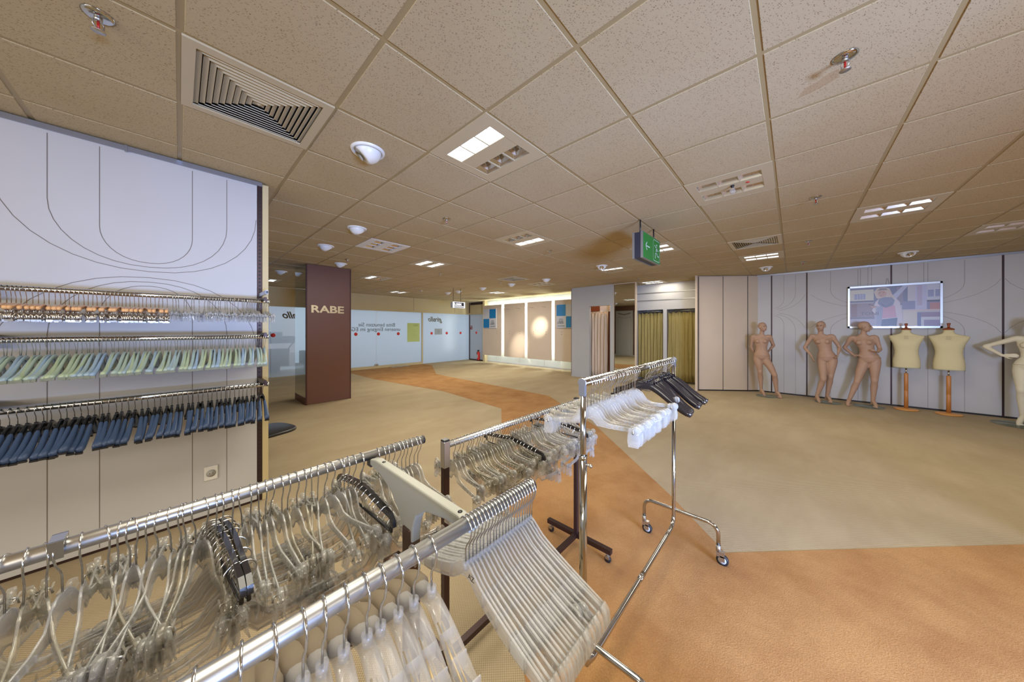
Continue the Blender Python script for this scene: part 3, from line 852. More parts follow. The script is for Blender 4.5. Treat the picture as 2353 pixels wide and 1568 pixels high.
stroke(q, [(ox + .0, .13), (ox + .035, .095), (ox + .085, .085)], .016)       # back leg
plane_poly(q, [(ox + .012 + .014 * cos(k * pi / 5), .225 + .014 * sin(k * pi / 5)) for k in range(10)])
q.obj('pictogram', M_SIGNW, face)

# lit hanging box sign
t = thing('hanging_sign', 'small lit box sign with white capitals on black hanging in front of the shop glass', 'sign', (5.90, 7.97, 2.21))
q = MB(); q.bbox(0, 0.01, 0, 0.47, 0.14, 0.185, 0.012); q.obj('housing', M_ALU, t)
q = MB(); q.box(-0.004, -0.006, -0.004, 0.045, 0.012, 0.189); q.box(0.43, -0.006, -0.004, 0.474, 0.012, 0.189); q.box(0.0, -0.004, 0.172, 0.47, 0.012, 0.189); q.box(0, -0.004, -0.004, .47, .012, .012)
q.obj('lit_edge', mat('lit_edge', (1, 1, 1, 1), 0.4, emit=(.85, .92, 1, 1), estr=0.55), t)
q = MB(); q.box(0.045, -0.004, 0.010, 0.43, 0.008, 0.172); fc = q.obj('face', M_NAVY, t)
Mx = wall_M((0.052, -0.008, 0.078), (1, 0, 0))
text_mesh('lettering', 'LEBEK', 0.098, M_SIGNLIT, 0.002, fc, Mx, off=0.0012, xs=1.08)
q = MB(); q.box(0.06, -0.009, 0.035, 0.415, -0.005, 0.055); q.obj('small_lettering_band', M_SIGNLIT, fc)
for sx in (0.05, 0.34):
    q = MB(); q.tube([(sx, 0.06, 0.18), (sx, 0.06, 0.63)], 0.007, 6); q.obj('rod', M_DARKMETAL, t)

# lettering, dots and notices on the shop glass (written for people outside, so it reads backwards from here)
gy = GV - 0.003
def glass_thing(name, label, cat, mesh_obj, group=None): return tag(mesh_obj, label, cat, group)
def mtext(name, txt, size, m, u, z, label, shear=0.0, off=0.0, xs=1.0):
    M = wall_M((u, gy, z), (1, 0, 0), mirror=True)
    o = text_mesh(name, txt, size, m, 0.0015, None, M, shear=shear, off=off, xs=xs)
    return tag(o, label, 'glass lettering')
mtext('window_lettering', 'Bitte benutzen Sie', 0.205, M_GREYLET, 5.93, 1.62, 'upper grey line of mirrored German lettering on the frosted glass', xs=0.95)
mtext('window_lettering', 'unseren Eingang im EG', 0.205, M_GREYLET, 6.16, 1.445, 'lower grey line of mirrored German lettering on the frosted glass', xs=1.0)
mtext('window_logo', 'gino elio'.replace(' ', '')[:0] + 'girello', 0.30, M_LOGOBR, 8.17, 1.86, 'olive slanted mirrored logo on the glass pane next to the small grey notice', shear=0.35, off=0.008, xs=0.92)
mtext('window_logo', 'girello', 0.30, M_LOGOBR, 2.92, 1.87, 'olive slanted mirrored logo on the glass left of the brown column', shear=0.35, off=0.008, xs=0.92)
dots = [1.973, 3.55, 4.415, 5.253, 6.065, 6.873, 7.632, 8.44, 9.246]
names_ = ['red round sticker on the glass left of the brown column', None, 'red round sticker on the glass just right of the brown column', 'red round sticker under the mirrored lettering, by the door gap',
          'red round sticker at the right end of the mirrored lettering', 'red round sticker on the lime notice', 'red round sticker between the lime notice and the grey notice',
          'red round sticker right of the grey notice', 'red round sticker on the glass below the hanging box sign']
for a, lb in zip(dots, names_):
    if lb is None: continue
    q = MB(); q.lathe([(0.062, 0), (0.062, 0.003)], 28, M=Matrix.Translation((a, gy + 0.002, 1.33)) @ Matrix.Rotation(pi / 2, 4, 'X'))
    tag(q.obj('safety_dot', M_REDDOT), lb, 'sticker', 'red safety dots on the shop glass')
q = MB(); q.lathe([(0.062, 0), (0.062, 0.003)], 28, M=Matrix.Translation((9.797, 11.37, 1.34)) @ Matrix.Rotation(-pi / 2, 4, 'Y'))
tag(q.obj('safety_dot', M_REDDOT), 'red round sticker on the narrow glass pane above the fire extinguisher', 'sticker', 'red safety dots on the shop glass')
t = thing('lime_notice', 'lime green notice taped on the frosted glass', 'notice', (6.46, gy - 0.002, 0.98))
q = MB(); q.box(0, 0, 0, 0.575, 0.003, 0.795); nf = q.obj('sheet', mat('lime_paper', rgb(190, 204, 128), 0.8), t)
text_mesh('lettering', 'NEU', 0.12, mat('pale_lime_ink', rgb(150, 164, 100), 0.8), 0.001, nf, wall_M((0.50, -0.001, 0.66), (1, 0, 0), True))
q = MB()
for k in range(5): q.box(0.18, -0.0015, 0.20 + k * 0.08, 0.40, -0.0005, 0.206 + k * 0.08)
q.obj('text_lines', mat('pale_lime_ink', rgb(150, 164, 100), 0.8), nf)
t = thing('grey_notice', 'small grey notice sheet on the frosted glass under the olive logo', 'notice', (7.785, gy - 0.002, 1.27))
q = MB(); q.box(0, 0, 0, 0.40, 0.003, 0.27); nf = q.obj('sheet', mat('grey_paper', rgb(160, 164, 164), 0.8), t)
q = MB()
for k in range(5): q.box(0.15, -0.0015, 0.07 + k * 0.03, 0.27, -0.0005, 0.076 + k * 0.03)
q.obj('text_lines', M_GREYLET, nf)
t = thing('fire_sign', 'small red fire equipment sign at the glass corner above the extinguisher', 'sign', (9.79, 11.66, 1.50))
q = MB(); q.box(0, 0, 0, 0.004, 0.16, 0.18); sf = q.obj('plate', mat('fire_sign_red', rgb(150, 30, 50), 0.5), t)
q = MB()
for a, b in ((.03, .03), (.03, .11), (.10, .11)): q.box(-0.001, a, b, 0.0, a + .04, b + .045)
q.obj('pictogram', M_SIGNW, sf)

# grey display boxes outside the clearer panes
t = thing('street_kiosk', 'blurred grey kiosk counter standing outside behind the glass left of the column', 'kiosk', (1.3, 13.2, 0))
q = MB(); q.box(0, 0, 1.02, 1.55, 0.5, 1.27); q.box(-.2, 0, 1.27, 1.15, .4, 1.42); q.obj('canopy', mat('outdoor_grey', rgb(112, 116, 122), .8), t)
q = MB(); q.box(0.1, 0, 0.22, 0.62, 0.5, 0.82); q.box(0.70, 0, 0.22, 1.34, 0.5, 0.82); q.box(0.1, .05, .22, 1.34, .5, .50); q.obj('counter', mat('outdoor_taupe', rgb(112, 104, 98), .8), t)
q = MB(); q.tube([(1.50, .1, 1.05), (1.36, .1, .86), (1.34, .1, .3)], 0.02, 6); q.box(.8, .1, 0, 1.1, .4, .22); q.obj('support', mat('outdoor_grey', rgb(112, 116, 122), .8), t)
t = thing('street_crate', 'greenish wire crate outside the glass seen in the column mirror', 'crate', (-0.6, 12.6, 0.3))
q = MB(); q.box(0, 0, 0, 1.1, .5, .45)
q.mi = 1
for k in range(8): q.box(-.004, -.01, k * .055, 1.104, -.002, k * .055 + .012)
for k in range(14): q.box(k * .08, -.01, 0, k * .08 + .012, -.002, .45)
q.obj('basket', [mat('crate_green', rgb(110, 128, 116), .8), mat('crate_dark', rgb(70, 84, 74), .8)], t)
q = MB(); q.box(.1, .1, -.3, .2, .3, 0); q.box(.9, .1, -.3, 1.0, .3, 0); q.obj('foot', mat('crate_dark', rgb(70, 84, 74), .8), t)

# ================================================================== COLUMN
t = thing('display_column', 'square brown floor-to-ceiling column with mirrored sides and champagne capitals', 'column', (1.715, 7.17, 0))
q = MB(); q.box(0.012, 0.012, 0, 0.828, 0.818, 2.835); q.obj('core', M_BROWN, t)
q = MB(); q.box(0.020, 0, 0.004, 0.825, 0.013, 2.832); fp = q.obj('front_panel', M_BROWN, t)
q = MB(); q.box(-0.004, -0.006, 0, 0.018, 0.016, 2.835); q.box(0.826, -0.006, 0, 0.842, 0.016, 2.835); q.obj('corner_strip', mk_panel('column_edge', rgb(84, 54, 48)), t)
q = MB(); q.box(-0.006, 0.018, 0.14, 0.010, 0.828, 2.83); q.obj('side_mirror', M_MIRROR, t)
q = MB(); q.box(0.832, 0.018, 0.14, 0.846, 0.828, 2.83); q.obj('side_mirror', M_MIRROR, t)
q = MB(); q.box(-0.008, 0.018, 0.0, 0.012, 0.83, 0.14); q.obj('plinth', M_BROWN, t)
text_mesh('lettering', 'RABE', 0.205, M_GOLDLET, 0.006, fp, wall_M((0.075, -0.008, 1.865), (1, 0, 0)), off=0.006, xs=1.30)

# ================================================================== BACKLIT DISPLAY PANELS
PX = 9.45
pans = [(10.49, 9.317), (9.156, 7.987), (7.855, 6.671), (6.541, 5.33)]
plabel = ['cream display board with the blue and white posters next to the fire extinguisher', 'plain backlit cream board, second from the shop glass',
          'plain backlit cream board with the bright light spot on it', 'cream display board with a blue poster half hidden by the cubicle wall']
for k, ((a, b), lb) in enumerate(zip(pans, plabel)):
    t = thing('display_board', lb, 'display board', (PX, b, 0.34), 0, 'backlit display boards')
    wdt = a - b
    q = MB(); q.bbox(0, 0, 0, 0.036, wdt, 2.25, 0.006)
    q.mi = 1
    for hz in (1.075, 0.985):
        for hy in (wdt * .23, wdt * .74): q.box(-0.003, hy - .012, hz - .012, 0.001, hy + .012, hz + .012)
    bd = q.obj('board', [M_BEIGE, M_GROOVE], t)
    if k in (1, 2):
        for hy in (wdt * .23, wdt * .74):
            q = MB(); q.tube([(0, hy, 2.015), (-0.20, hy + .02, 2.03), (-0.21, hy + .02, 2.05)], 0.006, 6); q.obj('peg', M_STEEL, t)
    q = MB(); q.box(0.036, 0.25, 0.3, 0.29, 0.29, 0.34); q.box(0.036, wdt - .29, 0.3, 0.29, wdt - .25, 0.34); q.obj('bracket', M_STEEL, t)
for k, y in enumerate((9.236, 7.92, 6.605, 10.50)):
    t = thing('tube_light', ['vertical fluorescent tube glowing between the first two display boards from the shop glass', 'vertical fluorescent tube glowing between the two plain display boards',
                             'brightest vertical fluorescent tube, right of the light spot board', 'vertical fluorescent tube beside the fire extinguisher'][k], 'tube light', (9.62, y, 0.42), 0, 'tubes behind the display boards')
    q = MB(); q.tube([(0, 0, 0), (0, 0, 2.05)], 0.034, 10); q.obj('tube', M_GLOW, t)
    q = MB(); q.box(0.02, -.03, -.03, 0.155, .03, 2.09); q.obj('batten', M_WHITEP, t)
t = thing('tube_light', 'row of horizontal tubes hidden behind the tops of the display boards', 'tube light', (9.62, 5.4, 2.46), 0, 'tubes behind the display boards')
for k in range(4):
    q = MB(); q.tube([(0, 0.05 + k * 1.29, 0), (0, 1.2 + k * 1.29, 0)], 0.013, 8); q.obj('tube', M_GLOW, t)
q = MB(); q.box(0.02, 0, -0.03, 0.155, 5.15, -0.015); q.obj('batten', M_WHITEP, t)
def display_poster(y_hi, y_lo, z0, z1, lb, flip):
    """four-square poster panel: two blue fields, two white ones, one with the emblem and name"""
    t = thing('display_poster', lb, 'poster', (PX - 0.05, y_lo, z0))
    wd, h = y_hi - y_lo, z1 - z0
    q = MB(); q.box(0, 0, 0, 0.048, wd, h); fr_ = q.obj('frame', mk_panel('poster_white', rgb(196, 196, 198)), t)
    q = MB(); q.box(-0.002, -.03, -.01, 0.04, 0.0, h + .01); q.obj('edge_strip', M_WHITEP, t)
    q = MB(); s_ = 0.012
    yl = lambda f: wd * (1 - f)   # f runs left to right in view
    if flip: cells_ = [(0.02, 0.49, .51, .985)] ; cells_.append((.51, .98, .02, .485))
    else: cells_ = [(.50, .98, .51, .985), (.02, .48, .02, .485)]
    for f0, f1, g0, g1 in cells_: q.box(-0.003, yl(f1), h * g0, 0.001, yl(f0), h * g1)
    q.obj('blue_field', M_BLUE, fr_)
    fc0 = 0.04 if flip else 0.54
    M = wall_M((-0.003, yl(fc0), h * .17), (0, -1, 0))
    text_mesh('lettering', 'LEBEK', 0.15 * (wd / .86) * .94, M_GREYLET, .001, fr_, M, xs=.82)
    q = MB(); yc = yl(fc0 + .21)
    # knot-like emblem above the name
    for s_ in (-1, 1):
        for pts in ([(.0, .30), (.05, .30), (.075, .33), (.05, .36), (.0, .35)], [(.02, .25), (.06, .27), (.085, .25)], [(.0, .385), (.07, .385)]):
            for (a0, b0), (a1, b1) in zip(pts[:-1], pts[1:]):
                y0_, y1_ = yc + s_ * a0 * 1.1, yc + s_ * a1 * 1.1; z0_, z1_ = h * b0, h * b1
                dx, dz = y1_ - y0_, z1_ - z0_; L = sqrt(dx * dx + dz * dz) or 1; nx, nz = -dz / L * .006, dx / L * .006
                q.add([(-.0042, y0_ + nx, z0_ + nz), (-.0042, y1_ + nx, z1_ + nz), (-.0042, y1_ - nx, z1_ - nz), (-.0042, y0_ - nx, z0_ - nz)], [(0, 1, 2, 3)])
    q.box(-.0042, yl(fc0 + .40), h * .075, -.003, yl(fc0 + .02), h * .10)
    q.obj('emblem', M_GREYLET, fr_)
display_poster(10.43, 9.60, 1.56, 2.42, 'blue and white square poster on the board beside the fire extinguisher', False)
display_poster(6.43, 5.60, 1.56, 2.42, 'blue and white square poster partly hidden by the grey cubicle wall', True)

# fire extinguisher in front of the narrow glass pane
t = thing('fire_extinguisher', 'red fire extinguisher standing on the floor before the narrow glass pane', 'fire extinguisher', (9.70, 11.10, 0))
q = MB(); q.lathe([(0.07, 0), (0.075, 0.02), (0.075, 0.36), (0.068, 0.40), (0.03, 0.43), (0.025, 0.45)], 22); q.obj('cylinder', M_RED, t)
q = MB(); q.lathe([(0.076, 0), (0.076, 0.045)], 22); q.obj('base_ring', M_BLACK, t)
q = MB(); q.box(-.07, -.02, .45, .04, .02, .475); q.box(-.025, -.022, .44, .025, .022, .52); q.box(-.09, -.015, .49, .02, .015, .505); q.obj('valve', M_BLACK, t)
q = MB(); q.tube([(0.02, .04, .47), (.03, .13, .45), (.03, .16, .36), (.02, .14, .26), (.01, .10, .16), (.0, .09, .10)], .011, 8); q.obj('hose', M_BLACK, t)
q = MB(); q.box(-.0765, -.03, .14, -.070, .03, .30); q.obj('data_label', M_SIGNW, t)

# ================================================================== CURTAINS AND MIRROR PIER
def curtain(name, label, x, y0, y1, z0, z1, m, amp=0.035, waves=9, rings_=6):
    t = thing(name, label, 'curtain', (x, y0, 0))
    wd = y1 - y0; q = MB(); n = waves * 10
    rows = []
    for kz in range(9):
        z = z1 - (z1 - z0) * kz / 8; row = []
        for k in range(n + 1):
            s_ = k / n; ph = s_ * waves * 2 * pi + 0.5 * sin(s_ * 9 + kz * .15)
            am = amp * (0.35 + 0.65 * min(1, kz / 3 + .15)) * (0.8 + .4 * sin(s_ * 7.3))
            zz = z - (0.018 * (1 - cos(s_ * rings_ * 2 * pi)) if kz == 0 else 0)
            row.append((am * sin(ph), s_ * wd + .008 * sin(ph * .5 + kz), zz))
        rows.append(row)
    vsr = [p for r in rows for p in r]; w_ = n + 1
    q.add(vsr, [(r * w_ + k, r * w_ + k + 1, (r + 1) * w_ + k + 1, (r + 1) * w_ + k) for r in range(8) for k in range(n)], True)
    o = q.obj('drape', m, t)
    so = o.modifiers.new('thick', 'SOLIDIFY'); so.thickness = 0.003
    q = MB(); q.tube([(0, -.02, z1 + .035), (0, wd + .02, z1 + .035)], .009, 8); q.obj('rod', M_STEEL, t)
    for k in range(rings_ + 1):
        q = MB(); yc = min(max(wd * k / rings_, .02), wd - .02)
        pts = [(.0, yc + .018 * cos(a), z1 + .018 + .024 * sin(a)) for a in [2 * pi * i / 12 for i in range(13)]]
        q.tube(pts, .0025, 5, caps=False); q.obj('ring', M_BLACK, t)
    return t
curtain('curtain', 'olive green cubicle curtain next to the tall mirror', 9.50, 2.76, 3.49, 0.06, 2.01, M_CURT, waves=8)
curtain('curtain', 'olive green cubicle curtain next to the angled beige wall', 9.50, 1.80, 2.65, 0.06, 2.01, M_CURT, waves=9)
curtain('curtain', 'peach curtain hanging behind the left cubicle doorway', 8.82, 4.17, 4.80, 0.04, 2.03, M_CURTP, waves=6, rings_=5)
t = thing('cubicle_shelf', 'reddish wooden board with a pale half above the peach curtain', 'shelf', (8.9, 4.15, 2.07))
q = MB(); q.box(0, .30, 0, .03, .75, .22); q.obj('wooden_half', M_WOODR, t)
q = MB(); q.box(0, 0, 0, .03, .30, .22); q.obj('pale_half', mk_panel('cubicle_peach', rgb(236, 214, 190)), t)
t = thing('cubicle_post', 'dark red-brown wooden post beside the peach curtain', 'post', (8.86, 4.02, 0))
q = MB(); q.box(0, 0, 0, .08, .14, 2.06); q.obj('post_body', mk_wood('mahogany', rgb(104, 52, 36), rgb(84, 38, 26)), t)
# stool seat peeping out behind the white wall
t = thing('stool', 'black stool whose rounded seat shows behind the end of the white hanger wall', 'stool', (0.62, 4.12, 0), 0.3)
q = MB()
pts = []
for k in range(32):
    a = 2 * pi * k / 32; e = 0.62
    pts.append((0.24 * abs(cos(a)) ** e * (1 if cos(a) > 0 else -1), 0.24 * abs(sin(a)) ** e * (1 if sin(a) > 0 else -1)))
q.rings([[(x * s_, y * s_, z) for x, y in pts] for s_, z in ((.90, .425), (.99, .432), (1.0, .448), (.97, .458), (.90, .462))], True, True, sm=True)
q.obj('seat', M_BLACK, t)
q = MB(); q.tube([(-.12, 0, .04), (-.12, 0, .43)], .025, 10)
for k in range(4):
    a = k * pi / 2 + .3; q.tube([(-.12, 0, .06), (-.12 + .12 * cos(a), .12 * sin(a), .02)], .016, 8)
q.obj('leg_frame', M_BLACK, t)

# ================================================================== SOCKET AND PICTURE
t = thing('power_socket', 'white wall socket low on the white hanger wall', 'socket', (0.135, PV - 0.012, 0.30))
q = MB(); q.bbox(0, 0, 0, .080, .012, .110, .003); q.obj('plate', M_WHITEP, t)
q = MB(); Ms = Matrix.Translation((.04, -.001, .055)) @ Matrix.Rotation(pi / 2, 4, 'X'); q.lathe([(.029, .002), (.027, -.003), (.022, -.006), (.003, -.006)], 24, M=Ms); s0 = q.obj('socket_ring', M_GREYWALL, t)
q = MB()
for dx in (-.0095, .0095): q.lathe([(.003, 0), (.003, .002)], 8, M=Matrix.Translation((.04 + dx, -.0045, .055)) @ Matrix.Rotation(pi / 2, 4, 'X'))
q.obj('pin_holes', M_BLACK, s0)

# framed fashion picture: drawn flat, as a print
t = thing('framed_picture', 'wide aluminium-framed fashion print of a person in a grey scarf looking at a phone', 'picture', (9.55, -0.846, 1.546))
PWd, PH = 1.185, 0.866
def PM(px, pz): return (px, pz)
q = MB(); q.box(0, -PWd, 0, .035, 0, PH); q.obj('backing', M_GREYWALL, t)
q = MB()
for a, b, c_, d_ in ((0, PWd, 0, .035), (0, PWd, PH - .035, PH), (0, .028, 0, PH), (PWd - .028, PWd, 0, PH)):
    q.box(-.014, -b, c_, .002, -a, d_)
q.obj('frame', mat('silver_frame', rgb(186, 194, 210), .3, metal=.5), t)
pr = MB(); PC = []
def pcol(r, g_, b):
    m = mat('print_%d_%d_%d' % (r, g_, b), rgb(r, g_, b), .45, spec=.4)
    if m not in PC: PC.append(m)
    return PC.index(m)
LAY = [0]
def pp(pts, col):
    """polygon on the print; x to the right 0..1, z up 0..1"""
    LAY[0] += 1; pr.mi = pcol(*col); d = -.0006 - LAY[0] * .00012
    x0, w_, z0, h_ = .030, PWd - .060, .037, PH - .074
    pr.add([(d, -(x0 + a * w_), z0 + b * h_) for a, b in pts], [tuple(range(len(pts)))])
def pr_rect(a, b, c_, d_, col): pp([(a, c_), (b, c_), (b, d_), (a, d_)], col)
pr_rect(0, 1, 0, 1, (188, 186, 206))
pr_rect(0, .30, .66, .95, (206, 202, 194)); pr_rect(0, .48, .95, 1, (112, 116, 156))
pr_rect(.05, .19, .70, .84, (130, 138, 186))
for k in range(5): pr_rect(.05 + k * .035 + .004, .05 + k * .035 + .009, .70, .84, (206, 206, 222))
for k in range(3): pr_rect(.05, .19, .735 + k * .035, .742 + k * .035, (206, 206, 222))
pr_rect(0, .29, .62, .665, (92, 96, 130)); pr_rect(0, .31, .60, .62, (168, 168, 190)); pr_rect(0, .30, .22, .60, (138, 118, 134)); pr_rect(.02, .09, .24, .58, (126, 94, 106)); pr_rect(0, .30, .19, .235, (104, 94, 116)); pr_rect(0, .30, 0, .19, (170, 160, 186))
pr_rect(.29, .67, .52, 1, (110, 116, 156)); pr_rect(.55, .62, .55, .97, (140, 132, 160))
pp([(.48, .72), (.62, 1), (.68, 1), (.52, .62)], (186, 190, 220))
pr_rect(.67, .75, .62, 1, (196, 192, 206)); pr_rect(.61, .75, .41, .61, (132, 136, 176)); pr_rect(.75, .87, .36, 1, (190, 190, 224)); pr_rect(.77, .82, .5, .98, (182, 168, 198))
pr_rect(.87, 1, .62, 1, (200, 202, 222)); pr_rect(.88, .94, .70, .86, (126, 134, 184)); pr_rect(.955, 1, .70, .86, (126, 134, 184))
for k in range(4): pr_rect(.88, 1, .72 + k * .035, .727 + k * .035, (206, 208, 226))
pr_rect(.87, 1, .58, .62, (84, 86, 116)); pr_rect(.87, 1, .40, .58, (130, 134, 176)); pr_rect(.90, 1, .40, .555, (186, 128, 132))
pr_rect(.62, 1, .36, .40, (206, 190, 196)); pr_rect(.62, .77, 0, .36, (208, 200, 196)); pr_rect(.77, .81, 0, .33, (112, 122, 174)); pr_rect(.81, 1, .22, .33, (146, 128, 164)); pr_rect(.81, 1, 0, .22, (204, 206, 224)); pr_rect(.84, 1, 0, .15, (150, 142, 186))
# the figure: hair, face, cardigan, sweater, scarf, trousers
pp([(.33, 0), (.62, 0), (.61, .30), (.585, .60), (.54, .70), (.44, .78), (.36, .72), (.31, .62), (.29, .52), (.27, .40), (.31, .30), (.30, .15)], (206, 196, 212))
pp([(.35, 0), (.55, 0), (.56, .21), (.36, .17)], (74, 92, 134)); pp([(.37, .19), (.55, .22), (.53, .52), (.37, .50)], (196, 148, 176))
pp([(.28, .0), (.33, .0), (.37, .50), (.31, .52), (.31, .30)], (164, 164, 188))
pp([(.29, .88), (.33, .97), (.41, .985), (.47, .95), (.50, .80), (.53, .70), (.47, .62), (.38, .66), (.32, .72)], (206, 186, 178))
pp([(.335, .84), (.36, .90), (.41, .90), (.44, .84), (.43, .77), (.40, .735), (.365, .74), (.345, .78)], (196, 156, 148))
pp([(.33, .905), (.36, .96), (.43, .955), (.45, .91), (.40, .915)], (126, 118, 130))
pp([(.352, .845), (.368, .845), (.368, .855), (.352, .858)], (90, 70, 76)); pp([(.395, .845), (.412, .85), (.41, .86), (.395, .857)], (90, 70, 76)); pp([(.362, .772), (.385, .772), (.38, .782), (.366, .784)], (160, 96, 104))
pp([(.35, .70), (.42, .735), (.50, .72), (.53, .64), (.51, .52), (.44, .47), (.37, .50), (.335, .58)], (124, 134, 170))
for k in range(4): pp([(.355 + .01 * k, .60 - .025 * k), (.43, .51 - .018 * k), (.50, .60 - .02 * k), (.495, .605 - .02 * k), (.43, .520 - .018 * k), (.36 + .01 * k, .607 - .025 * k)], (100, 108, 144))
pp([(.37, .50), (.33, .46), (.32, 0), (.375, 0), (.40, .48)], (146, 152, 184))
pp([(.245, .545), (.27, .52), (.31, .52), (.32, .50), (.29, .46), (.265, .47)], (186, 144, 140)); pp([(.225, .555), (.29, .515), (.295, .525), (.232, .57)], (60, 44, 56))
pt = pr.obj('print', PC, t)
text_mesh('lettering', 'TONI', .115 * .8, mat('print_lettering', rgb(96, 84, 104), .6), .0003, pt, wall_M((-.0105, -.175, .265), (0, -1, 0)), xs=1.1)
q = MB(); q.box(-.0135, -PWd + .02, .02, -.0125, -.02, PH - .02); q.obj('glazing', M_PICGLASS, t)
for a in (.515, .565):
    q = MB(); q.tube([(.03, -a, PH - .01), (.03, -.54 - (a - .54) * .2, PH + .13)], .0015, 5); q.obj('hanging_wire', M_GROOVE, t)
# ================================================================== HANGER KIT
# local frame of every hanger: origin on the axis of the rail it hangs from, y across, z up, x along the rail
def hook_pts(R=0.021, rail=0.0145, drop=0.085, lean=0.0):
    cz = -(R - rail) + 0.001
    p = []
    for k in range(11):
        a = radians(195 - 215 * k / 10); p.append((lean * k / 10, -R * cos(a) * -1 if False else R * cos(a) * -1, cz + R * sin(a)))
    # shank comes back under the rail and drops straight
    p.append((lean, -R * 0.75 * 1.0, cz - R * 0.95)); p.append((lean, -0.004, cz - R - 0.016)); p.append((lean, 0, cz - R - 0.026)); p.append((lean, 0, -drop))
    return p
def hook_mesh(name='hook', R=0.021, rail=0.0145, drop=0.085, w=0.0016, lean=0.0, ball=False):
    q = MB(); pts = hook_pts(R, rail, drop, lean); q.tube(pts, w, 6)
    if ball: q.sphere(pts[0], w * 1.7, 8, 6)
    return q.mesh(name, M_WIRE)
def arm_path(half, z0, z1, sag=0.5, x1=0.0, n=9, y0=0.0):
    """one arm from the neck outwards: (y, z, x)"""
    r = []
    for k in range(n):
        t = k / (n - 1)
        z = z0 + (z1 - z0) * (t ** 1.25 * (1 - sag) + sag * (0.5 - 0.5 * cos(pi * t)))
        r.append((y0 + (half - y0) * t, z, x1 * t * t))
    return r
def loft_arms(q, half, z0, z1, w0, w1, h0, h1, sag=0.5, x1=0.0, n=9, seg=10, tip=0.8, sq=1.0):
    """a contoured pair of shoulders as one body: w = half width along x, h = half height"""
    a = arm_path(half, z0, z1, sag, x1, n)
    path = [(-y, z, x) for y, z, x in reversed(a)] + a[1:]
    N = len(path); rings = []
    for i, (y, z, x) in enumerate(path):
        t = abs(y) / half
        y0_, z0_, _ = path[max(i - 1, 0)]; y1_, z1_, _ = path[min(i + 1, N - 1)]
        dy, dz = y1_ - y0_, z1_ - z0_; L = sqrt(dy * dy + dz * dz) or 1; ny, nz = -dz / L, dy / L
        w = w0 + (w1 - w0) * (t ** 1.5); h = h0 + (h1 - h0) * t
        if i in (0, N - 1): w *= tip; h *= tip
        ring = []
        for k in range(seg):
            b = 2 * pi * k / seg; cb, sb = cos(b), sin(b)
            e = sq; ca = abs(cb) ** e * (1 if cb > 0 else -1); sa = abs(sb) ** e * (1 if sb > 0 else -1)
            ring.append((x + w * ca, y + ny * h * sa, z + nz * h * sa))
        rings.append(ring)
    q.rings(rings, True, True, sm=True)
    return path

def clip_meshes(m, y, z, s=1.0):
    q = MB()
    for sx in (-1, 1):
        r = [[(sx * (.0035 + .0055 * t), y + (-.016 if k in (0, 3) else .016) * s * wz, z + zz * s) for k in range(4)] for t, zz, wz in ((.9, .020, .75), (.25, .0, 1.0), (.25, -.012, 1.08), (.9, -.030, .95))]
        pts0 = []
        for t, zz, wz in ((1.2, .024, .7), (.45, .0, 1.0), (.35, -.016, 1.1), (1.0, -.034, .9)):
            xx = sx * (.0045 + .0060 * t); hw = .0165 * s * wz
            pts0.append([(xx - .0016, y - hw, z + zz * s), (xx + .0016, y - hw, z + zz * s), (xx + .0016, y + hw, z + zz * s), (xx - .0016, y + hw, z + zz * s)])
        q.rings(pts0, True, True, sm=False)
    body = q.mesh('clip', m)
    q = MB(); q.tube([(-.012, y, z + .006), (-.009, y, z + .018), (0, y, z + .021), (.009, y, z + .018), (.012, y, z + .006)], .0022 * s, 5)
    return body, q.mesh('spring', M_STEEL)

def build_clip_hanger(name, m, half=0.18, clipm=None, R=0.021, rail=0.0145, drop=0.088, s=1.0, hump=0.055):
    """clear trouser hanger: humped middle, ribbed bar, round ends, two sprung clips"""
    t = bpy.data.objects.new(name, None); COL.objects.link(t)
    mobj('hook', hook_mesh(R=R, rail=rail, drop=drop), t)
    q = MB(); th = 0.0028
    zb = -drop - hump
    top = [(-half, zb - .002), (-half * .45, zb + .004), (-.048 * s, zb + .016), (-.030 * s, -drop - .012), (-.014, -drop + .001), (.014, -drop + .001), (.030 * s, -drop - .012), (.048 * s, zb + .016), (half * .45, zb + .004), (half, zb - .002)]
    bot = [(half, zb - .014), (half * .45, zb - .012), (.030 * s, zb - .008), (.016 * s, zb + .012), (0, zb + .018), (-.016 * s, zb + .012), (-.030 * s, zb - .008), (-half * .45, zb - .012), (-half, zb - .014)]
    q.prism(top + bot, -th / 2, th / 2, 'x')
    q.tube([(0, y, z) for y, z in top], .0023, 6); q.tube([(0, y, z) for y, z in bot], .0021, 6)
    for k in range(6):
        for sg in (-1, 1):
            y = sg * half * (.40 + .10 * k); q.box(-.0042, y - .001, zb - .012, .0042, y + .001, zb)
    for sg in (-1, 1):
        M = Matrix.Translation((0, sg * half, zb - .006)) @ Matrix.Rotation(pi / 2, 4, 'Y')
        q.lathe([(.010, -.005), (.0165, -.0045), (.0165, .0045), (.010, .005)], 14, M=M)
    mobj('body', q.mesh('body', m), t)
    for sg in (-1, 1):
        b, sp = clip_meshes(clipm or m, sg * (half - .012), zb - .026, s)
        o = mobj('clip', b, t); mobj('spring', sp, o)
    return t

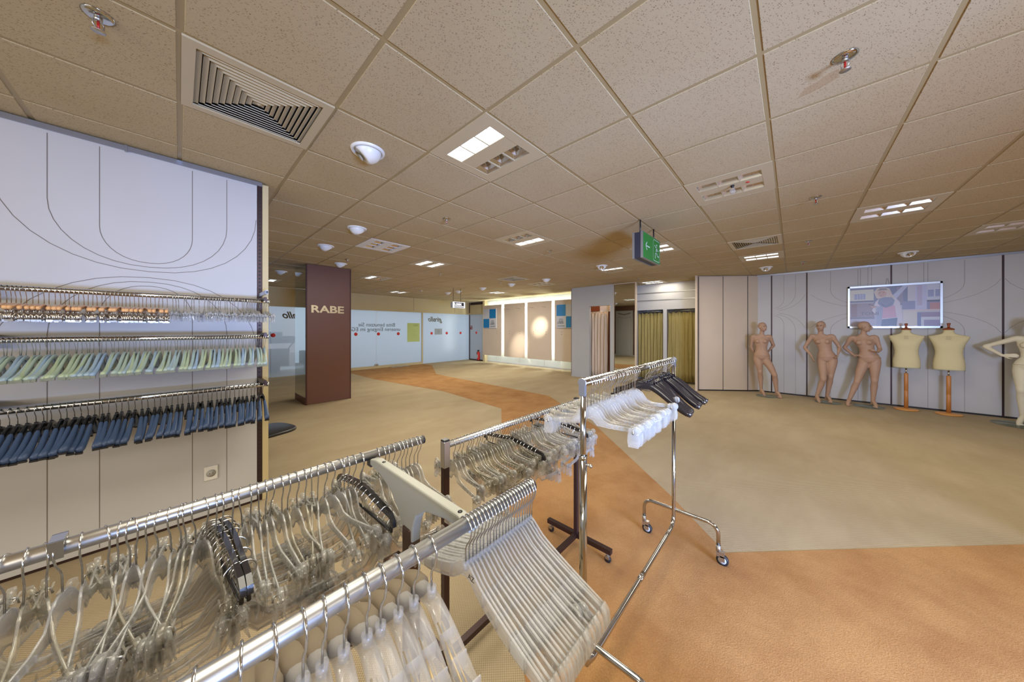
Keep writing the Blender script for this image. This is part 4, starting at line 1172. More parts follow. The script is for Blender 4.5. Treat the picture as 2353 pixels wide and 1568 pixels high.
ONES = 'zeroth first second third fourth fifth sixth seventh eighth ninth tenth eleventh twelfth thirteenth fourteenth fifteenth sixteenth seventeenth eighteenth nineteenth'.split()
TENS = 'x x twenty thirty forty fifty sixty seventy eighty ninety'.split()
def ordinal(n):
    if n < 20: return ONES[n]
    t_, o_ = divmod(n, 10)
    if o_ == 0: return TENS[t_][:-1] + 'ieth'
    return TENS[t_] + '-' + ONES[o_]
def number(objs, text, rev=True, key=0):
    """give every hanger of a row its own label, counted from the named end"""
    for k, o in enumerate(sorted(objs, key=lambda o: o.location[key], reverse=rev)):
        o['label'] = text % ordinal(k + 1)
def of_group(g): return [o for o in COL.objects if o.get('group') == g]
HK = {}
def master(t): HK[t.name] = t; return t
def place(t, used=set(), **kw):
    """first use moves the master itself, later ones copy it"""
    loc, rot = kw['loc'], kw['rot']
    if t.name in used: o = dup(t, loc, rot)
    else:
        used.add(t.name); o = t; o.location = loc; o.rotation_euler = rot
    tag(o, kw['label'], 'hanger', kw['group'])
    return o
rnd = random.Random(11)
J = lambda s_: rnd.uniform(-s_, s_)

# ---- rails on the white wall
RV = 3.20
for z, lb, r in ((1.757, 'topmost chrome rail on the white wall', .0155), (1.466, 'middle chrome rail on the white wall', .0155), (1.073, 'lowest chrome rail on the white wall', .0165)):
    t = thing('wall_rail', lb + ', crowded with hangers', 'hanging rail', (-0.85, RV, z), 0, 'chrome rails on the white wall')
    q = MB(); q.tube([(0, 0, 0), (1.345, 0, 0)], r, 14); q.obj('rail', M_CHROME, t)
    q = MB(); q.tube([(1.340, 0, 0), (1.352, 0, 0)], r * 1.12, 14); q.obj('end_cap', M_STEEL, t)
    for x in (1.328, 0.105):
        q = MB(); q.box(x - .009, -.02, -.004, x + .009, .297, .030); q.box(x - .004, .22, -.05, x + .004, .297, 0); q.box(x - .006, -.014, r * .4, x + .006, .012, r + .018); q.obj('bracket', M_DARKMETAL, t)
t = thing('wall_bracket', 'empty dark steel arm sticking out above the end of the topmost rail', 'bracket', (0.478, RV - .03, 1.815))
q = MB(); q.box(0, 0, 0, .016, .32, .030); q.obj('arm', M_ALU, t)
q = MB(); q.box(0.002, -.004, .004, .014, 0.0, .026); q.obj('end_plug', M_BLACK, t)

# honey-coloured clip hangers
t = bpy.data.objects.new('honey_clip_hanger', None); COL.objects.link(t)
mobj('hook', hook_mesh(R=.0205, rail=.0155, drop=.085), t)
q = MB(); path = loft_arms(q, .150, -.094, -.112, .0065, .0090, .013, .0105, .3, n=7, seg=8, tip=.7)
for sg in (-1, 1): q.sphere((0, sg * .146, -.112), (.0095, .014, .012), 10, 7)
mobj('bar', q.mesh('bar', M_ORANGEW), t)
for sg in (-1, 1):
    q = MB(); y = sg * .120
    q.tube([(0, y, -.112), (0, y, -.150)], .0022, 6)
    for sx in (-1, 1): q.tube([(sx * .014, y, -.136), (sx * .003, y, -.158), (sx * .007, y, -.182)], [.0032, .004, .0045], 6, flat=1.0)
    q.box(-.008, y - .014, -.186, .008, y + .014, -.176)
    mobj('metal_clip', q.mesh('metal_clip', mat('bronze_clip', rgb(178, 170, 158), .25, metal=.9)), t)
master(t); HONEY = t
u = -0.82
while u < -0.045:
    place(HONEY, loc=(u, RV, 1.757 + 0), rot=(0, 0, J(.10) + .05), label='honey-coloured clip hanger with metal clips on the left stretch of the topmost wall rail', group='honey clip hangers on the topmost wall rail')
    u += rnd.uniform(.0135, .0205)
SM = master(build_clip_hanger('clear_skirt_hanger', M_CLEAR, half=.125, R=.0205, rail=.0155, drop=.085, hump=.030, s=.9))
u = -0.030
k = 0
while u < 0.505:
    place(SM, loc=(u, RV, 1.757), rot=(J(.05), 0, J(.16)), label='small clear clip hanger on the right stretch of the topmost wall rail', group='clear clip hangers on the topmost wall rail')
    k += 1; u += rnd.choice((.009, .012, .015, .019, .026))

# mint hangers, middle rail
t = bpy.data.objects.new('mint_hanger', None); COL.objects.link(t)
mobj('hook', hook_mesh(R=.0205, rail=.0155, drop=.092), t)
q = MB(); loft_arms(q, .215, -.098, -.205, .0050, .0125, .013, .012, .75, x1=-.016, n=10, seg=10, tip=.86, sq=.8); mobj('body', q.mesh('body', M_MINT), t)
for sg in (-1, 1):
    q = MB(); q.box(-.027, sg * .207 - .008, -.222, -.003, sg * .207 + .008, -.208)
    mobj('end_notch', q.mesh('end_notch', mat('mint_shade_plastic', rgb(120, 126, 110), .5)), t)
master(t); MINT = t
u = -0.84
k = 0
while u < 0.487:
    place(MINT, loc=(u, RV, 1.466), rot=(J(.012), (.05 if k % 3 else -.05) + J(.02), J(.05) - .04), label='mint green shirt hanger packed on the middle wall rail', group='mint green hangers on the middle wall rail')
    k += 1; u += rnd.uniform(.0135, .0165)
# black hangers with slate padding, lowest rail
t = bpy.data.objects.new('black_padded_hanger', None); COL.objects.link(t)
mobj('hook', hook_mesh(R=.022, rail=.0165, drop=.080, w=.0019), t)
q = MB(); q.lathe([(.007, -.088), (.007, -.078)], 8)
loft_arms(q, .232, -.095, -.225, .0070, .0172, .017, .0190, .66, x1=-.014, n=10, seg=12, tip=.82, sq=.75); mobj('body', q.mesh('body', M_BLKBLUE), t)
for sg in (-1, 1):
    q = MB(); q.box(-.027, sg * .228 - .007, -.246, -.001, sg * .228 + .007, -.236)
    mobj('end_foot', q.mesh('end_foot', M_BLACK), t)
master(t); BPAD = t
u = -0.85
k = 0
while u < 0.487:
    place(BPAD, loc=(u, RV, 1.073), rot=(J(.045), (.02 if k % 2 else -.02) + J(.03), J(.08) - .03), label='black hanger with slate blue padded shoulders on the lowest wall rail', group='black padded hangers on the lowest wall rail')
    k += 1; u += rnd.uniform(.023, .030)

# ---- double-rail stand nearest the camera
AV, BV, AZ = 1.03, 0.515, 1.112
t = thing('double_rail_stand', 'two parallel steel rails on a grey Y-shaped bracket and bronze post, closest to the viewer', 'clothes rack', (0.43, 0.77, 0))
q = MB(); q.tube([(-1.1, AV - .77, AZ), (0.190, AV - .77, AZ)], .0145, 20); q.obj('rail', M_STEEL, t)
q = MB(); q.tube([(-1.1, BV - .77, AZ), (0.205, BV - .77, AZ)], .0145, 20); q.obj('rail', M_STEEL, t)
q = MB(); q.tube([(0.189, AV - .77, AZ), (0.195, AV - .77, AZ)], .0150, 16); q.tube([(0.203, BV - .77, AZ), (0.210, BV - .77, AZ)], .0155, 16); q.obj('end_cap', M_BLACK, t)
def casting(mb, xc, hw):
    """the grey cross-arm in profile: flat top, arched underside gathering into the post"""
    top = [(-.262, -.004 + AZ), (-.22, AZ + .004), (.20, AZ + .004), (.238, AZ - .004)]
    right = [(.238, AZ - .022), (.17, AZ - .030), (.10, AZ - .052), (.058, AZ - .086), (.032, AZ - .122), (.026, AZ - .152)]
    left = [(-.026, AZ - .152), (-.030, AZ - .108), (-.046, AZ - .072), (-.09, AZ - .042), (-.17, AZ - .026), (-.262, AZ - .020)]
    mb.prism(top + right + left, xc - hw, xc + hw, 'x')
q = MB(); casting(q, 0, .0130); cst = q.obj('cross_arm', M_GREYPL, t)
bv = cst.modifiers.new('b', 'BEVEL'); bv.width = .004; bv.segments = 2
q = MB()
for y in (-.215, .165): q.lathe([(.0055, AZ + .003), (.0055, AZ + .0052)], 12, M=Matrix.Translation((0, y, 0)))
q.obj('screw_hole', M_BLACK, cst)
q = MB(); q.box(-.012, .235, AZ - .030, .012, .262, AZ - .008); q.obj('arm_tip', M_BLACK, t)
q = MB(); q.bbox(-.017, -.020, .05, .017, .020, AZ - .120, .003); q.obj('post', M_BRONZE, t)
q = MB(); q.tube([(-.019, 0, AZ - .185), (-.040, .0, AZ - .185)], .006, 10); q.tube([(-.034, 0, AZ - .185), (-.072, 0, AZ - .185)], .0125, 16); q.obj('knob', M_BRONZE, t)
q = MB(); q.box(-.95, -.02, .05, .02, .02, .08); q.box(-.02, -.30, .05, .02, .30, .08); q.box(-.97, -.30, .05, -.93, .30, .08); q.box(-.97, -.02, .05, -.93, .02, AZ - .12); q.obj('base_frame', M_DARKMETAL, t)
q = MB(); casting(q, -.95, .0165); q.obj('cross_arm', M_GREYPL, t)
for x in (0, -.95):
    for y in (-.27, .27):
        q = MB(); q.lathe([(.022, -.009), (.024, 0), (.022, .009)], 14, M=Matrix.Translation((x, y, .025)) @ Matrix.Rotation(pi / 2, 4, 'Y')); q.tube([(x, y, .03), (x, y, .055)], .006, 6); q.obj('caster', M_BLACK, t)

CLIP = master(build_clip_hanger('clear_clip_hanger', M_CLEAR, half=.185))
CLIPY = master(build_clip_hanger('yellowed_clip_hanger', M_CLEARY, half=.175))
CLIPL = master(build_clip_hanger('long_clip_hanger', M_CLEAR, half=.205, hump=.075))
def pick(): return rnd.choice((CLIP, CLIP, CLIPY, CLIPL))
A_u = [-.33, -.30, -.27, -.24, -.21, -.189, -.169, -.153, -.13, -.10, -.084, -.070, -.064, -.045, -.030, -.015, .003, .009, .025, .042, .060, .105, .124, .139, .155, .168, .189, .205, .222, .243, .260, .276, .295, .310, .334, .346, .359, .375, .399, .452, .470, .488, .503, .520, .536, .552, .570, .588, .603]
for u in A_u:
    right_ = u > .44
    place(pick(), loc=(u, AV, AZ), rot=(J(.05), J(.04), J(.30)),
          label=('clear clip hanger on the far nearer-stand rail, between the grey bracket and the rail end' if right_ else 'clear clip hanger on the far nearer-stand rail, left of the grey bracket'),
          group=('clear clip hangers at the end of the far stand rail' if right_ else 'clear clip hangers along the far stand rail'))
q = MB(); q.box(-.009, -.018, .0145, .009, .018, .021); q.box(-.009, -.020, -.012, .009, -.0165, .021); q.box(-.009, .0165, -.012, .009, .020, .021)
tag(q.obj('rail_clip', M_CHROME, None, (-.156, AV, AZ)), 'shiny metal clip folded over the far stand rail near the picture edge', 'clip')

# black bar hangers that carry whole bunches of other hangers
t = bpy.data.objects.new('black_bar_hanger', None); COL.objects.link(t)
mobj('hook', hook_mesh(drop=.080, w=.0019), t)
q = MB()
rings = []
pth = [(-.215, -.138), (-.213, -.124), (-.200, -.112), (-.15, -.105), (-.04, -.090), (.04, -.090), (.15, -.105), (.200, -.112), (.213, -.124), (.215, -.138)]
for i, (y, z) in enumerate(pth):
    y0_, z0_ = pth[max(i - 1, 0)]; y1_, z1_ = pth[min(i + 1, len(pth) - 1)]
    dy, dz = y1_ - y0_, z1_ - z0_; L = sqrt(dy * dy + dz * dz); ny, nz = -dz / L, dy / L
    h = .0100 if abs(y) < .2 else .0070
    rings.append([(-.0048, y - ny * h, z - nz * h), (.0048, y - ny * h, z - nz * h), (.0048, y - ny * h * .2, z - nz * h * .2), (.0035, y, z), (.0048, y + ny * h * .3, z + nz * h * .3), (.0048, y + ny * h, z + nz * h), (-.0048, y + ny * h, z + nz * h), (-.0048, y + ny * h * .3, z + nz * h * .3), (-.0035, y, z), (-.0048, y - ny * h * .2, z - nz * h * .2)])
q.rings(rings, True, True, sm=False)
mobj('bar', q.mesh('bar', M_BLACKG), t)
q = MB(); q.tube([(0, -.19, -.155), (0, .19, -.155)], .0042, 8); q.tube([(0, -.20, -.125), (0, -.20, -.158)], .004, 6); q.tube([(0, .20, -.125), (0, .20, -.158)], .004, 6)
mobj('trouser_bar', q.mesh('trouser_bar', M_BLACK), t)
BAR = master(t)
def bunch(u, v, z, rz, lb, glb, n, y0=-.165, y1=.165, tilt=0.0):
    place(BAR, loc=(u, v, z), rot=(tilt, 0, rz), label=lb, group='black bar hangers carrying bunches of clear hangers')
    for k in range(n):
        y = y0 + (y1 - y0) * k / (n - 1) + J(.003)
        zz = z - .092 - abs(y) * .10 - y * tilt * 0 + (y * sin(tilt))
        px_, py_ = u - sin(rz) * y, v + cos(rz) * y
        place(pick() if k % 3 else CLIP, loc=(px_, py_, zz - .004), rot=(J(.05), J(.07), rz + pi / 2 + J(.16)), label=glb[0], group=glb[1])
bunch(.071, AV, AZ, .06, 'left one of the paired black bar hangers on the far rail of the double stand', ('clear clip hanger hooked crosswise on the pair of black bar hangers', 'crosswise clear hangers under the paired black bars'), 13, tilt=-.12)
bunch(.089, AV, AZ, .03, 'right one of the paired black bar hangers on the far rail of the double stand', ('clear clip hanger hooked crosswise on the pair of black bar hangers', 'crosswise clear hangers under the paired black bars'), 7, tilt=-.12)
bunch(.399, AV, AZ, 0, 'black bar hanger tucked beside the grey bracket on the far stand rail', ('clear clip hanger hooked crosswise on the black bar beside the grey bracket', 'crosswise clear hangers beside the grey bracket'), 12, y0=-.17, y1=.15, tilt=-.05)
bunch(-.25, AV, AZ - .02, .2, 'black bar hanger at the left picture edge, buried under clear hangers', ('clear clip hanger hooked crosswise at the left picture edge', 'crosswise clear hangers at the left picture edge'), 12, tilt=-.05)

# frosted shirt hangers on the near rail
t = bpy.data.objects.new('frosted_shirt_hanger', None); COL.objects.link(t)
mobj('hook', hook_mesh(drop=.086, w=.0017, ball=True), t)
q = MB(); half = .215
def prof(y):
    t_ = abs(y) / half
    if t_ < .16: return -.080 - .020 * (t_ / .16) ** 2
    return -.100 - .070 * ((t_ - .16) / .84) ** 0.82
ys = [-half + 2 * half * k / 28 for k in range(29)]
up = [(y, prof(y)) for y in ys]
def low(y):
    t_ = abs(y) / half
    return prof(y) - (.030 if t_ < .7 else .030 - .012 * (t_ - .7) / .3)
lo = [(y, low(y)) for y in ys]
q.prism(up + lo[::-1], -.0016, .0016, 'x')
q.tube([(0, y, z) for y, z in up], .0024, 6); q.tube([(0, y, z) for y, z in lo], .0018, 6)
for sg in (-1, 1):
    yb, zb_ = sg * half, prof(half)
    q.tube([(0, yb, zb_), (0, yb + sg * .010, zb_ - .012), (0, yb + sg * .012, zb_ - .030), (0, yb + sg * .008, zb_ - .046)], [.0050, .0060, .0056, .003], 8)
    for tt in (.26, .45, .62, .80): q.tube([(0, sg * half * tt, prof(half * tt)), (0, sg * half * tt, low(half * tt))], .0022, 6)
q.lathe([(.006, -.096), (.007, -.078)], 10)
mobj('body', q.mesh('body', M_FROST), t)
MILKY = clear_plastic('milky_grip', (.95, .95, .95, 1), .55, .3)
for sg in (-1, 1):
    q = MB(); a, b = half * .64, half * .79
    q.prism([(sg * a, prof(a) - .005), (sg * b, prof(b) - .005), (sg * b, low(b) + .004), (sg * a, low(a) + .004)], -.0028, .0028, 'x')
    mobj('grip_strip', q.mesh('grip_strip', MILKY), t)
FRO = master(t)
us = [.414 + .0103 * k for k in range(22)]
for k, u in enumerate(us):
    o = place(FRO, loc=(u, BV, AZ), rot=(J(.012), J(.015), -.04 + J(.02)), label='frosted shirt hanger stacked tightly at the free end of the nearest rail', group='frosted shirt hangers on the nearest rail')
    if k == 0: first_fro = o
first_fro['label'] = 'frosted shirt hanger with small AZ lettering, front of the tight stack'
first_fro['group'] = ''
del first_fro['group']
text_mesh('size_lettering', 'AZ', .016, M_BLACK, .0002, first_fro, wall_M((-.0036, -.012, -.106), (0, -1, 0)))
for u, lb in ((.638, 'clear clip hanger turned outwards at the very end of the nearest rail'), (.628, 'second clear clip hanger turned outwards at the end of the nearest rail')):
    place(CLIPL, loc=(u, BV, AZ), rot=(0, 0, -.42 if u > .63 else -.30), label=lb, group='clip hangers at the end of the nearest rail')

# wide clear suit hangers with grey foam over them, front of the near rail
t = bpy.data.objects.new('padded_suit_hanger', None); COL.objects.link(t)
mobj('hook', hook_mesh(drop=.088, w=.0021, R=.0225, ball=True), t)
q = MB(); loft_arms(q, .205, -.105, -.190, .0130, .0260, .017, .012, .55, x1=-.012, n=11, seg=12, tip=.9, sq=.8)
for sg in (-1, 1):
    for tt in (.3, .5, .7): q.box(-.016, sg * .205 * tt - .0012, -.13 - .06 * tt, .012, sg * .205 * tt + .0012, -.105 - .05 * tt)
q.lathe([(.008, -.100), (.009, -.080)], 10)
mobj('body', q.mesh('body', M_FROST), t)
q = MB()
a = arm_path(.225, -.118, -.215, .45, -.01, 9, .035)
rings = []
for i, (y, z, x) in enumerate(a):
    tt = i / 8; w_, h_ = .020 + .016 * tt, .020 + .012 * sin(pi * min(1, tt * 1.1))
    if i in (0, 8): w_ *= .4; h_ *= .4
    rings.append([(x + w_ * cos(2 * pi * k / 14), y, z + .003 + h_ * sin(2 * pi * k / 14)) for k in range(14)])
q.rings(rings, True, True, sm=True)
mobj('foam_pad', q.mesh('foam_pad', M_FOAM), t)
q = MB()
rings = [[(x + (.013 + .01 * i / 8) * min(1, (i - 2) * .3) * cos(2 * pi * k / 12), -y, z - .020 + .012 * min(1, (i - 2) * .3) * sin(2 * pi * k / 12)) for k in range(12)] for i, (y, z, x) in enumerate(a) if i > 2]
q.rings(rings, True, True, sm=True)
mobj('foam_pad', q.mesh('foam_pad_under', M_FOAM), t)
q = MB(); q.tube([(-.004, -.03, -.128), (-.008, -.19, -.196)], .0022, 6); q.tube([(.004, -.03, -.130), (.0, -.19, -.198)], .0016, 6)
mobj('gold_cord', q.mesh('gold_cord', mat('gold_cord', rgb(206, 172, 84), .3, metal=.8)), t)
SUIT = master(t)
for u in (-.04, .012, .053, .087, .120, .146, .176, .206, .232, .262, .293, .329):
    place(SUIT, loc=(u, BV, AZ), rot=(J(.03), J(.03), -.10 + J(.05)), label='wide clear suit hanger with grey foam pads on the front of the nearest rail', group='padded suit hangers on the nearest rail')

# ---- square-post stand behind it
t = thing('square_post_stand', 'rectangular clothes stand with square dark posts, between the double-rail stand and the chrome one', 'clothes rack', (0.80, 1.13, 0))
CVv, CZv = 1.13, 1.015
q = MB(); q.tube([(0.010, 0, CZv), (1.10, 0, CZv)], .0145, 14); q.obj('rail', M_STEEL, t)
for x in (-.006, 1.10):
    q = MB(); q.bbox(x - .014, -.014, .06, x + .014, .014, .925, .002); q.obj('post', M_DARKMETAL, t)
    q = MB(); q.bbox(x - .0155, -.0155, .92, x + .0155, .0155, 1.035, .002); q.obj('post_head', M_STEEL, t)
    q = MB(); q.bbox(x - .0152, -.0152, 1.033, x + .0152, .0152, 1.043, .003); q.obj('post_cap', M_BLACK, t)
    q = MB(); q.box(x - .016, -.26, .062, x + .016, .24, .092); q.obj('foot_bar', M_DARKMETAL, t)
    for y in (-.235, .215):
        cst = MB(); cst.tube([(x, y, .04), (x, y, .064)], .010, 8); cst.box(x - .013, y - .014, .025, x + .013, y + .014, .044); c0 = cst.obj('caster', M_STEEL, t)
        cst = MB(); cst.lathe([(.018, -.010), (.022, -.007), (.022, .007), (.018, .010)], 16, M=Matrix.Translation((x, y, .022)) @ Matrix.Rotation(pi / 2, 4, 'Y')); cst.obj('wheel', M_BLACK, c0)
q = MB(); q.box(0, -.014, .064, 1.10, .014, .090); q.obj('base_bar', M_DARKMETAL, t)
u = 0.838
while u < 1.86:
    if not (1.222 < u < 1.25 or 1.652 < u < 1.68):
        far_ = u > 1.3
        place(pick(), loc=(u, CVv, CZv), rot=(J(.04), J(.03), J(.22) - .08),
              label=('clear clip hanger on the far half of the square-post stand' if far_ else 'clear clip hanger on the near half of the square-post stand'),
              group=('clear hangers on the far half of the square-post stand' if far_ else 'clear hangers on the near half of the square-post stand'))
    u += rnd.uniform(.016, .026)
bunch(1.236, CVv, CZv, .02, 'black bar hanger on the square-post stand, nearer to the square post', ('clear clip hanger hooked crosswise on the nearer black bar of the square-post stand', 'crosswise clear hangers, near end of the square-post stand'), 14, tilt=.03)
bunch(1.666, CVv, CZv, .03, 'black bar hanger on the square-post stand, half hidden behind the chrome post', ('clear clip hanger hooked crosswise on the black bar behind the chrome post', 'crosswise clear hangers behind the chrome post'), 12, tilt=.03)

# ---- chrome rolling stand
DV, DZ = 0.625, 1.312
t = thing('chrome_rolling_stand', 'chrome tube clothes stand on four rubber wheels, tallest of the stands', 'clothes rack', (1.10, DV, 0))
L = 1.275
q = MB(); q.tube([(0.0, 0, DZ), (L, 0, DZ)], .0165, 18); q.obj('rail', M_CHROME, t)
for x, sg in ((0, -1), (L, 1)):
    q = MB(); q.lathe([(.019, -.004), (.0195, 0), (.018, .003)], 18, sm=False, M=Matrix.Translation((x + sg * .004, 0, DZ)) @ Matrix.Rotation(sg * pi / 2, 4, 'Y')); q.box(x - .008, -.013, DZ - .052, x + .008, .013, DZ - .01); q.obj('rail_joint', M_ALU, t)
q = MB(); q.tube([(0.004, 0, .90), (0.004, 0, DZ - .04)], .0120, 16); q.obj('inner_post', M_CHROME, t)
q = MB(); q.tube([(0.004, 0, .24), (0.004, 0, 1.015)], .0155, 16); q.lathe([(.0172, 1.004), (.0172, 1.018)], 16, M=Matrix.Translation((.004, 0, 0))); q.obj('post', M_CHROME, t)
q = MB(); q.tube([(0.004, -.014, .985), (0.004, -.030, .985)], .006, 8); q.sphere((.004, -.033, .985), .008, 10, 7); q.obj('adjuster_knob', M_STEEL, t)
pl = [(L, 0, DZ - .04), (L, 0, .22)]
for k in range(1, 7):
    a = k * pi / 12; pl.append((L - .075 * (1 - cos(a)), 0, .22 - .075 * sin(a)))
pl2 = pl + [(L - .12, 0, .135)]
q = MB(); q.tube(pl + [(L - .12, 0, .1435), (.085, 0, .1435), (.03, 0, .16), (.006, 0, .20), (.004, 0, .26)], .0130, 14); q.obj('frame_tube', M_CHROME, t)
q = MB(); q.tube([(.62, 0, .1435), (.68, 0, .1435)], .0142, 14); q.obj('tube_sleeve', M_CHROME, t)
for x, ys in ((L + .005, (-.265, .205)), (.035, (-.265, .205))):
    pts = []
    y0_, y1_ = ys; zt = .248; rr = .06
    pts = [(x, y0_, .115), (x, y0_, zt - rr)] + [(x, y0_ + rr * (1 - cos(k * pi / 10)), zt - rr + rr * sin(k * pi / 10)) for k in range(1, 6)] + [(x, y1_ - rr + rr * sin(k * pi / 10), zt - rr + rr * cos(k * pi / 10)) for k in range(0, 6)] + [(x, y1_, .115)]
    q = MB(); q.tube(pts, .0120, 12); q.obj('cross_tube', M_CHROME, t)
    for y in ys:
        w_ = MB(); w_.tube([(x, y, .078), (x, y, .118)], .0145, 12); w_.box(x - .013, y - .034, .052, x + .013, y + .010, .086); w_.box(x - .013, y - .036, .026, x - .010, y - .010, .06); w_.box(x + .010, y - .036, .026, x + .013, y - .010, .06)
        c0 = w_.obj('caster', M_STEEL, t)
        w_ = MB(); Mw = Matrix.Translation((x, y - .022, .034)) @ Matrix.Rotation(pi / 2, 4, 'Y')
        w_.lathe([(.024, -.009), (.034, -.0085), (.034, .0085), (.024, .009)], 22, M=Mw); wo = w_.obj('wheel', M_RUBBER, c0)
        w_ = MB(); w_.lathe([(.006, -.0105), (.023, -.0095), (.023, .0095), (.006, .0105)], 18, M=Mw); w_.obj('hub', M_GREYWALL, wo)
CLD = master(build_clip_hanger('clear_round_clip_hanger', M_CLEAR, half=.19, R=.024, rail=.0165, drop=.105, hump=.06, s=1.25))
u = 1.135
for k in range(23):
    o = place(CLD, loc=(u, DV, DZ), rot=(J(.07), J(.02), J(.16)), label='clear clip hanger on the near half of the chrome rolling stand', group='clear hangers on the chrome rolling stand')
    u += rnd.uniform(.018, .030)
t = bpy.data.objects.new('dark_suit_hanger', None); COL.objects.link(t)
mobj('hook', hook_mesh(R=.024, rail=.0165, drop=.092, w=.0019), t)
q = MB(); loft_arms(q, .232, -.106, -.236, .0058, .0190, .019, .0175, .62, x1=-.016, n=12, seg=12, tip=.8, sq=.85)
q.rings([[(-.006, -.045, -.128), (.006, -.045, -.128), (.006, .045, -.128), (-.006, .045, -.128)], [(-.006, -.040, -.090), (.006, -.040, -.090), (.006, .040, -.090), (-.006, .040, -.090)]], True, True, sm=False)
q.lathe([(.008, -.092), (.008, -.082)], 10)
mobj('body', q.mesh('body', M_DKHANG), t)
DK = master(t)
u = 1.815
for k in range(13):
    place(DK, loc=(u, DV, DZ), rot=(.07 + J(.10), J(.03), .03 + J(.12)), label='dark glossy suit hanger on the far half of the chrome rolling stand', group='dark suit hangers on the chrome rolling stand')
    u += rnd.uniform(.036, .048)
place(CLD, loc=(1.96, DV, DZ), rot=(0, 0, -.62), label='single clear clip hanger sticking out among the dark hangers', group='stray clear hanger')['group'] = 'stray clear hanger'

number(of_group('honey clip hangers on the topmost wall rail'), 'honey-coloured clip hanger on the topmost wall rail, %s left of the clear ones')
number(of_group('clear clip hangers on the topmost wall rail'), 'small clear clip hanger on the topmost wall rail, %s from its right end')
number(of_group('mint green hangers on the middle wall rail'), 'mint green shirt hanger on the middle wall rail, %s from its right end')
number(of_group('black padded hangers on the lowest wall rail'), 'black hanger with slate padding on the lowest wall rail, %s from its right end')
number(of_group('clear clip hangers at the end of the far stand rail') + of_group('clear clip hangers along the far stand rail'), 'clear clip hanger on the far rail of the double stand, %s from its free end')
number(of_group('frosted shirt hangers on the nearest rail'), 'frosted shirt hanger in the tight stack on the nearest rail, %s from its free end')
number(of_group('padded suit hangers on the nearest rail'), 'wide clear suit hanger with grey foam on the nearest rail, %s from the frosted stack')
number(of_group('clear hangers on the far half of the square-post stand') + of_group('clear hangers on the near half of the square-post stand'), 'clear clip hanger on the square-post stand, %s from the visible post head', False)
number(of_group('clear hangers on the chrome rolling stand'), 'clear clip hanger on the chrome rolling stand, %s from its near post', False)
number(of_group('dark suit hangers on the chrome rolling stand'), 'dark glossy suit hanger on the chrome rolling stand, %s from the clear ones', False)
number(of_group('crosswise clear hangers beside the grey bracket'), 'crosswise clear hanger on the black bar beside the grey bracket, %s from the viewer', False, 1)
number(of_group('crosswise clear hangers at the left picture edge'), 'crosswise clear hanger at the left picture edge, %s from the viewer', False, 1)
number(of_group('crosswise clear hangers under the paired black bars'), 'crosswise clear hanger under the paired black bars, %s from the viewer', False, 1)
number(of_group('crosswise clear hangers, near end of the square-post stand'), 'crosswise clear hanger on the nearer black bar of the square-post stand, %s from the viewer', False, 1)
number(of_group('crosswise clear hangers behind the chrome post'), 'crosswise clear hanger on the black bar behind the chrome post, %s from the viewer', False, 1)
# ================================================================== MANNEQUINS
def cr(points, n=5):
    """smooth run through points (x,y,z,r)"""
    P_ = [Vector(p[:3]) for p in points]; R_ = [p[3] for p in points]; out = []; rad = []
    for i in range(len(P_) - 1):
        p0 = P_[max(i - 1, 0)]; p1 = P_[i]; p2 = P_[i + 1]; p3 = P_[min(i + 2, len(P_) - 1)]
        for k in range(n):
            t = k / n
            out.append(0.5 * ((2 * p1) + (p2 - p0) * t + (2 * p0 - 5 * p1 + 4 * p2 - p3) * t * t + (3 * p1 - p0 - 3 * p2 + p3) * t ** 3))
            rad.append(R_[i] + (R_[i + 1] - R_[i]) * t)
    out.append(P_[-1]); rad.append(R_[-1])
    return out, rad
def limb(q, points, n=5, seg=12):
    o, r = cr(points, n)
    q.tube(o, r, seg); q.sphere(o[0], r[0], 12, 8); q.sphere(o[-1], r[-1], 12, 8)
def hand(q, wrist, tip, palmn, curl=0.3, side=1):
    """palm and five unequal bent fingers; tip gives the pointing direction, palmn the palm normal"""
    w = Vector(wrist); d = (Vector(tip) - w).normalized(); nrm = Vector(palmn); nrm = (nrm - d * nrm.dot(d)).normalized(); sd = d.cross(nrm).normalized() * side
    def P_(a, b, c_): return w + d * a + sd * b + nrm * c_
    M = Matrix(((sd.x, nrm.x, d.x, 0), (sd.y, nrm.y, d.y, 0), (sd.z, nrm.z, d.z, 0), (0, 0, 0, 1)))
    q.sphere((0, 0, 0), (.034, .013, .045), 14, 9, M=Matrix.Translation(P_(.045, 0, 0)) @ M)
    for k, (off, ln) in enumerate(((-.025, .058), (-.009, .068), (.008, .064), (.023, .050))):
        c1 = curl + .08 * k; pts = []
        a, c_ = .078, 0.0; ang = .12; st = ln / 3
        pts.append((*P_(a - .02, off * .9, c_), .0085))
        pts.append((*P_(a, off, c_), .0085))
        for j in range(3):
            a += st * cos(ang); c_ += st * sin(ang); ang += c1
            pts.append((*P_(a, off * 1.12, c_), .0080 - .0008 * j))
        limb(q, pts, 2, 8)
    limb(q, [(*P_(.018, -.022, .004), .0100), (*P_(.040, -.043, .010), .0092), (*P_(.062, -.052, .016), .0080), (*P_(.078, -.050, .022), .0066)], 2, 8)
def head_M(c, turn, tilt=0.0, s=1.0):
    return Matrix.Translation(c) @ Matrix.Rotation(turn, 4, 'Z') @ Matrix.Rotation(tilt, 4, 'X') @ Matrix.Scale(s, 4)
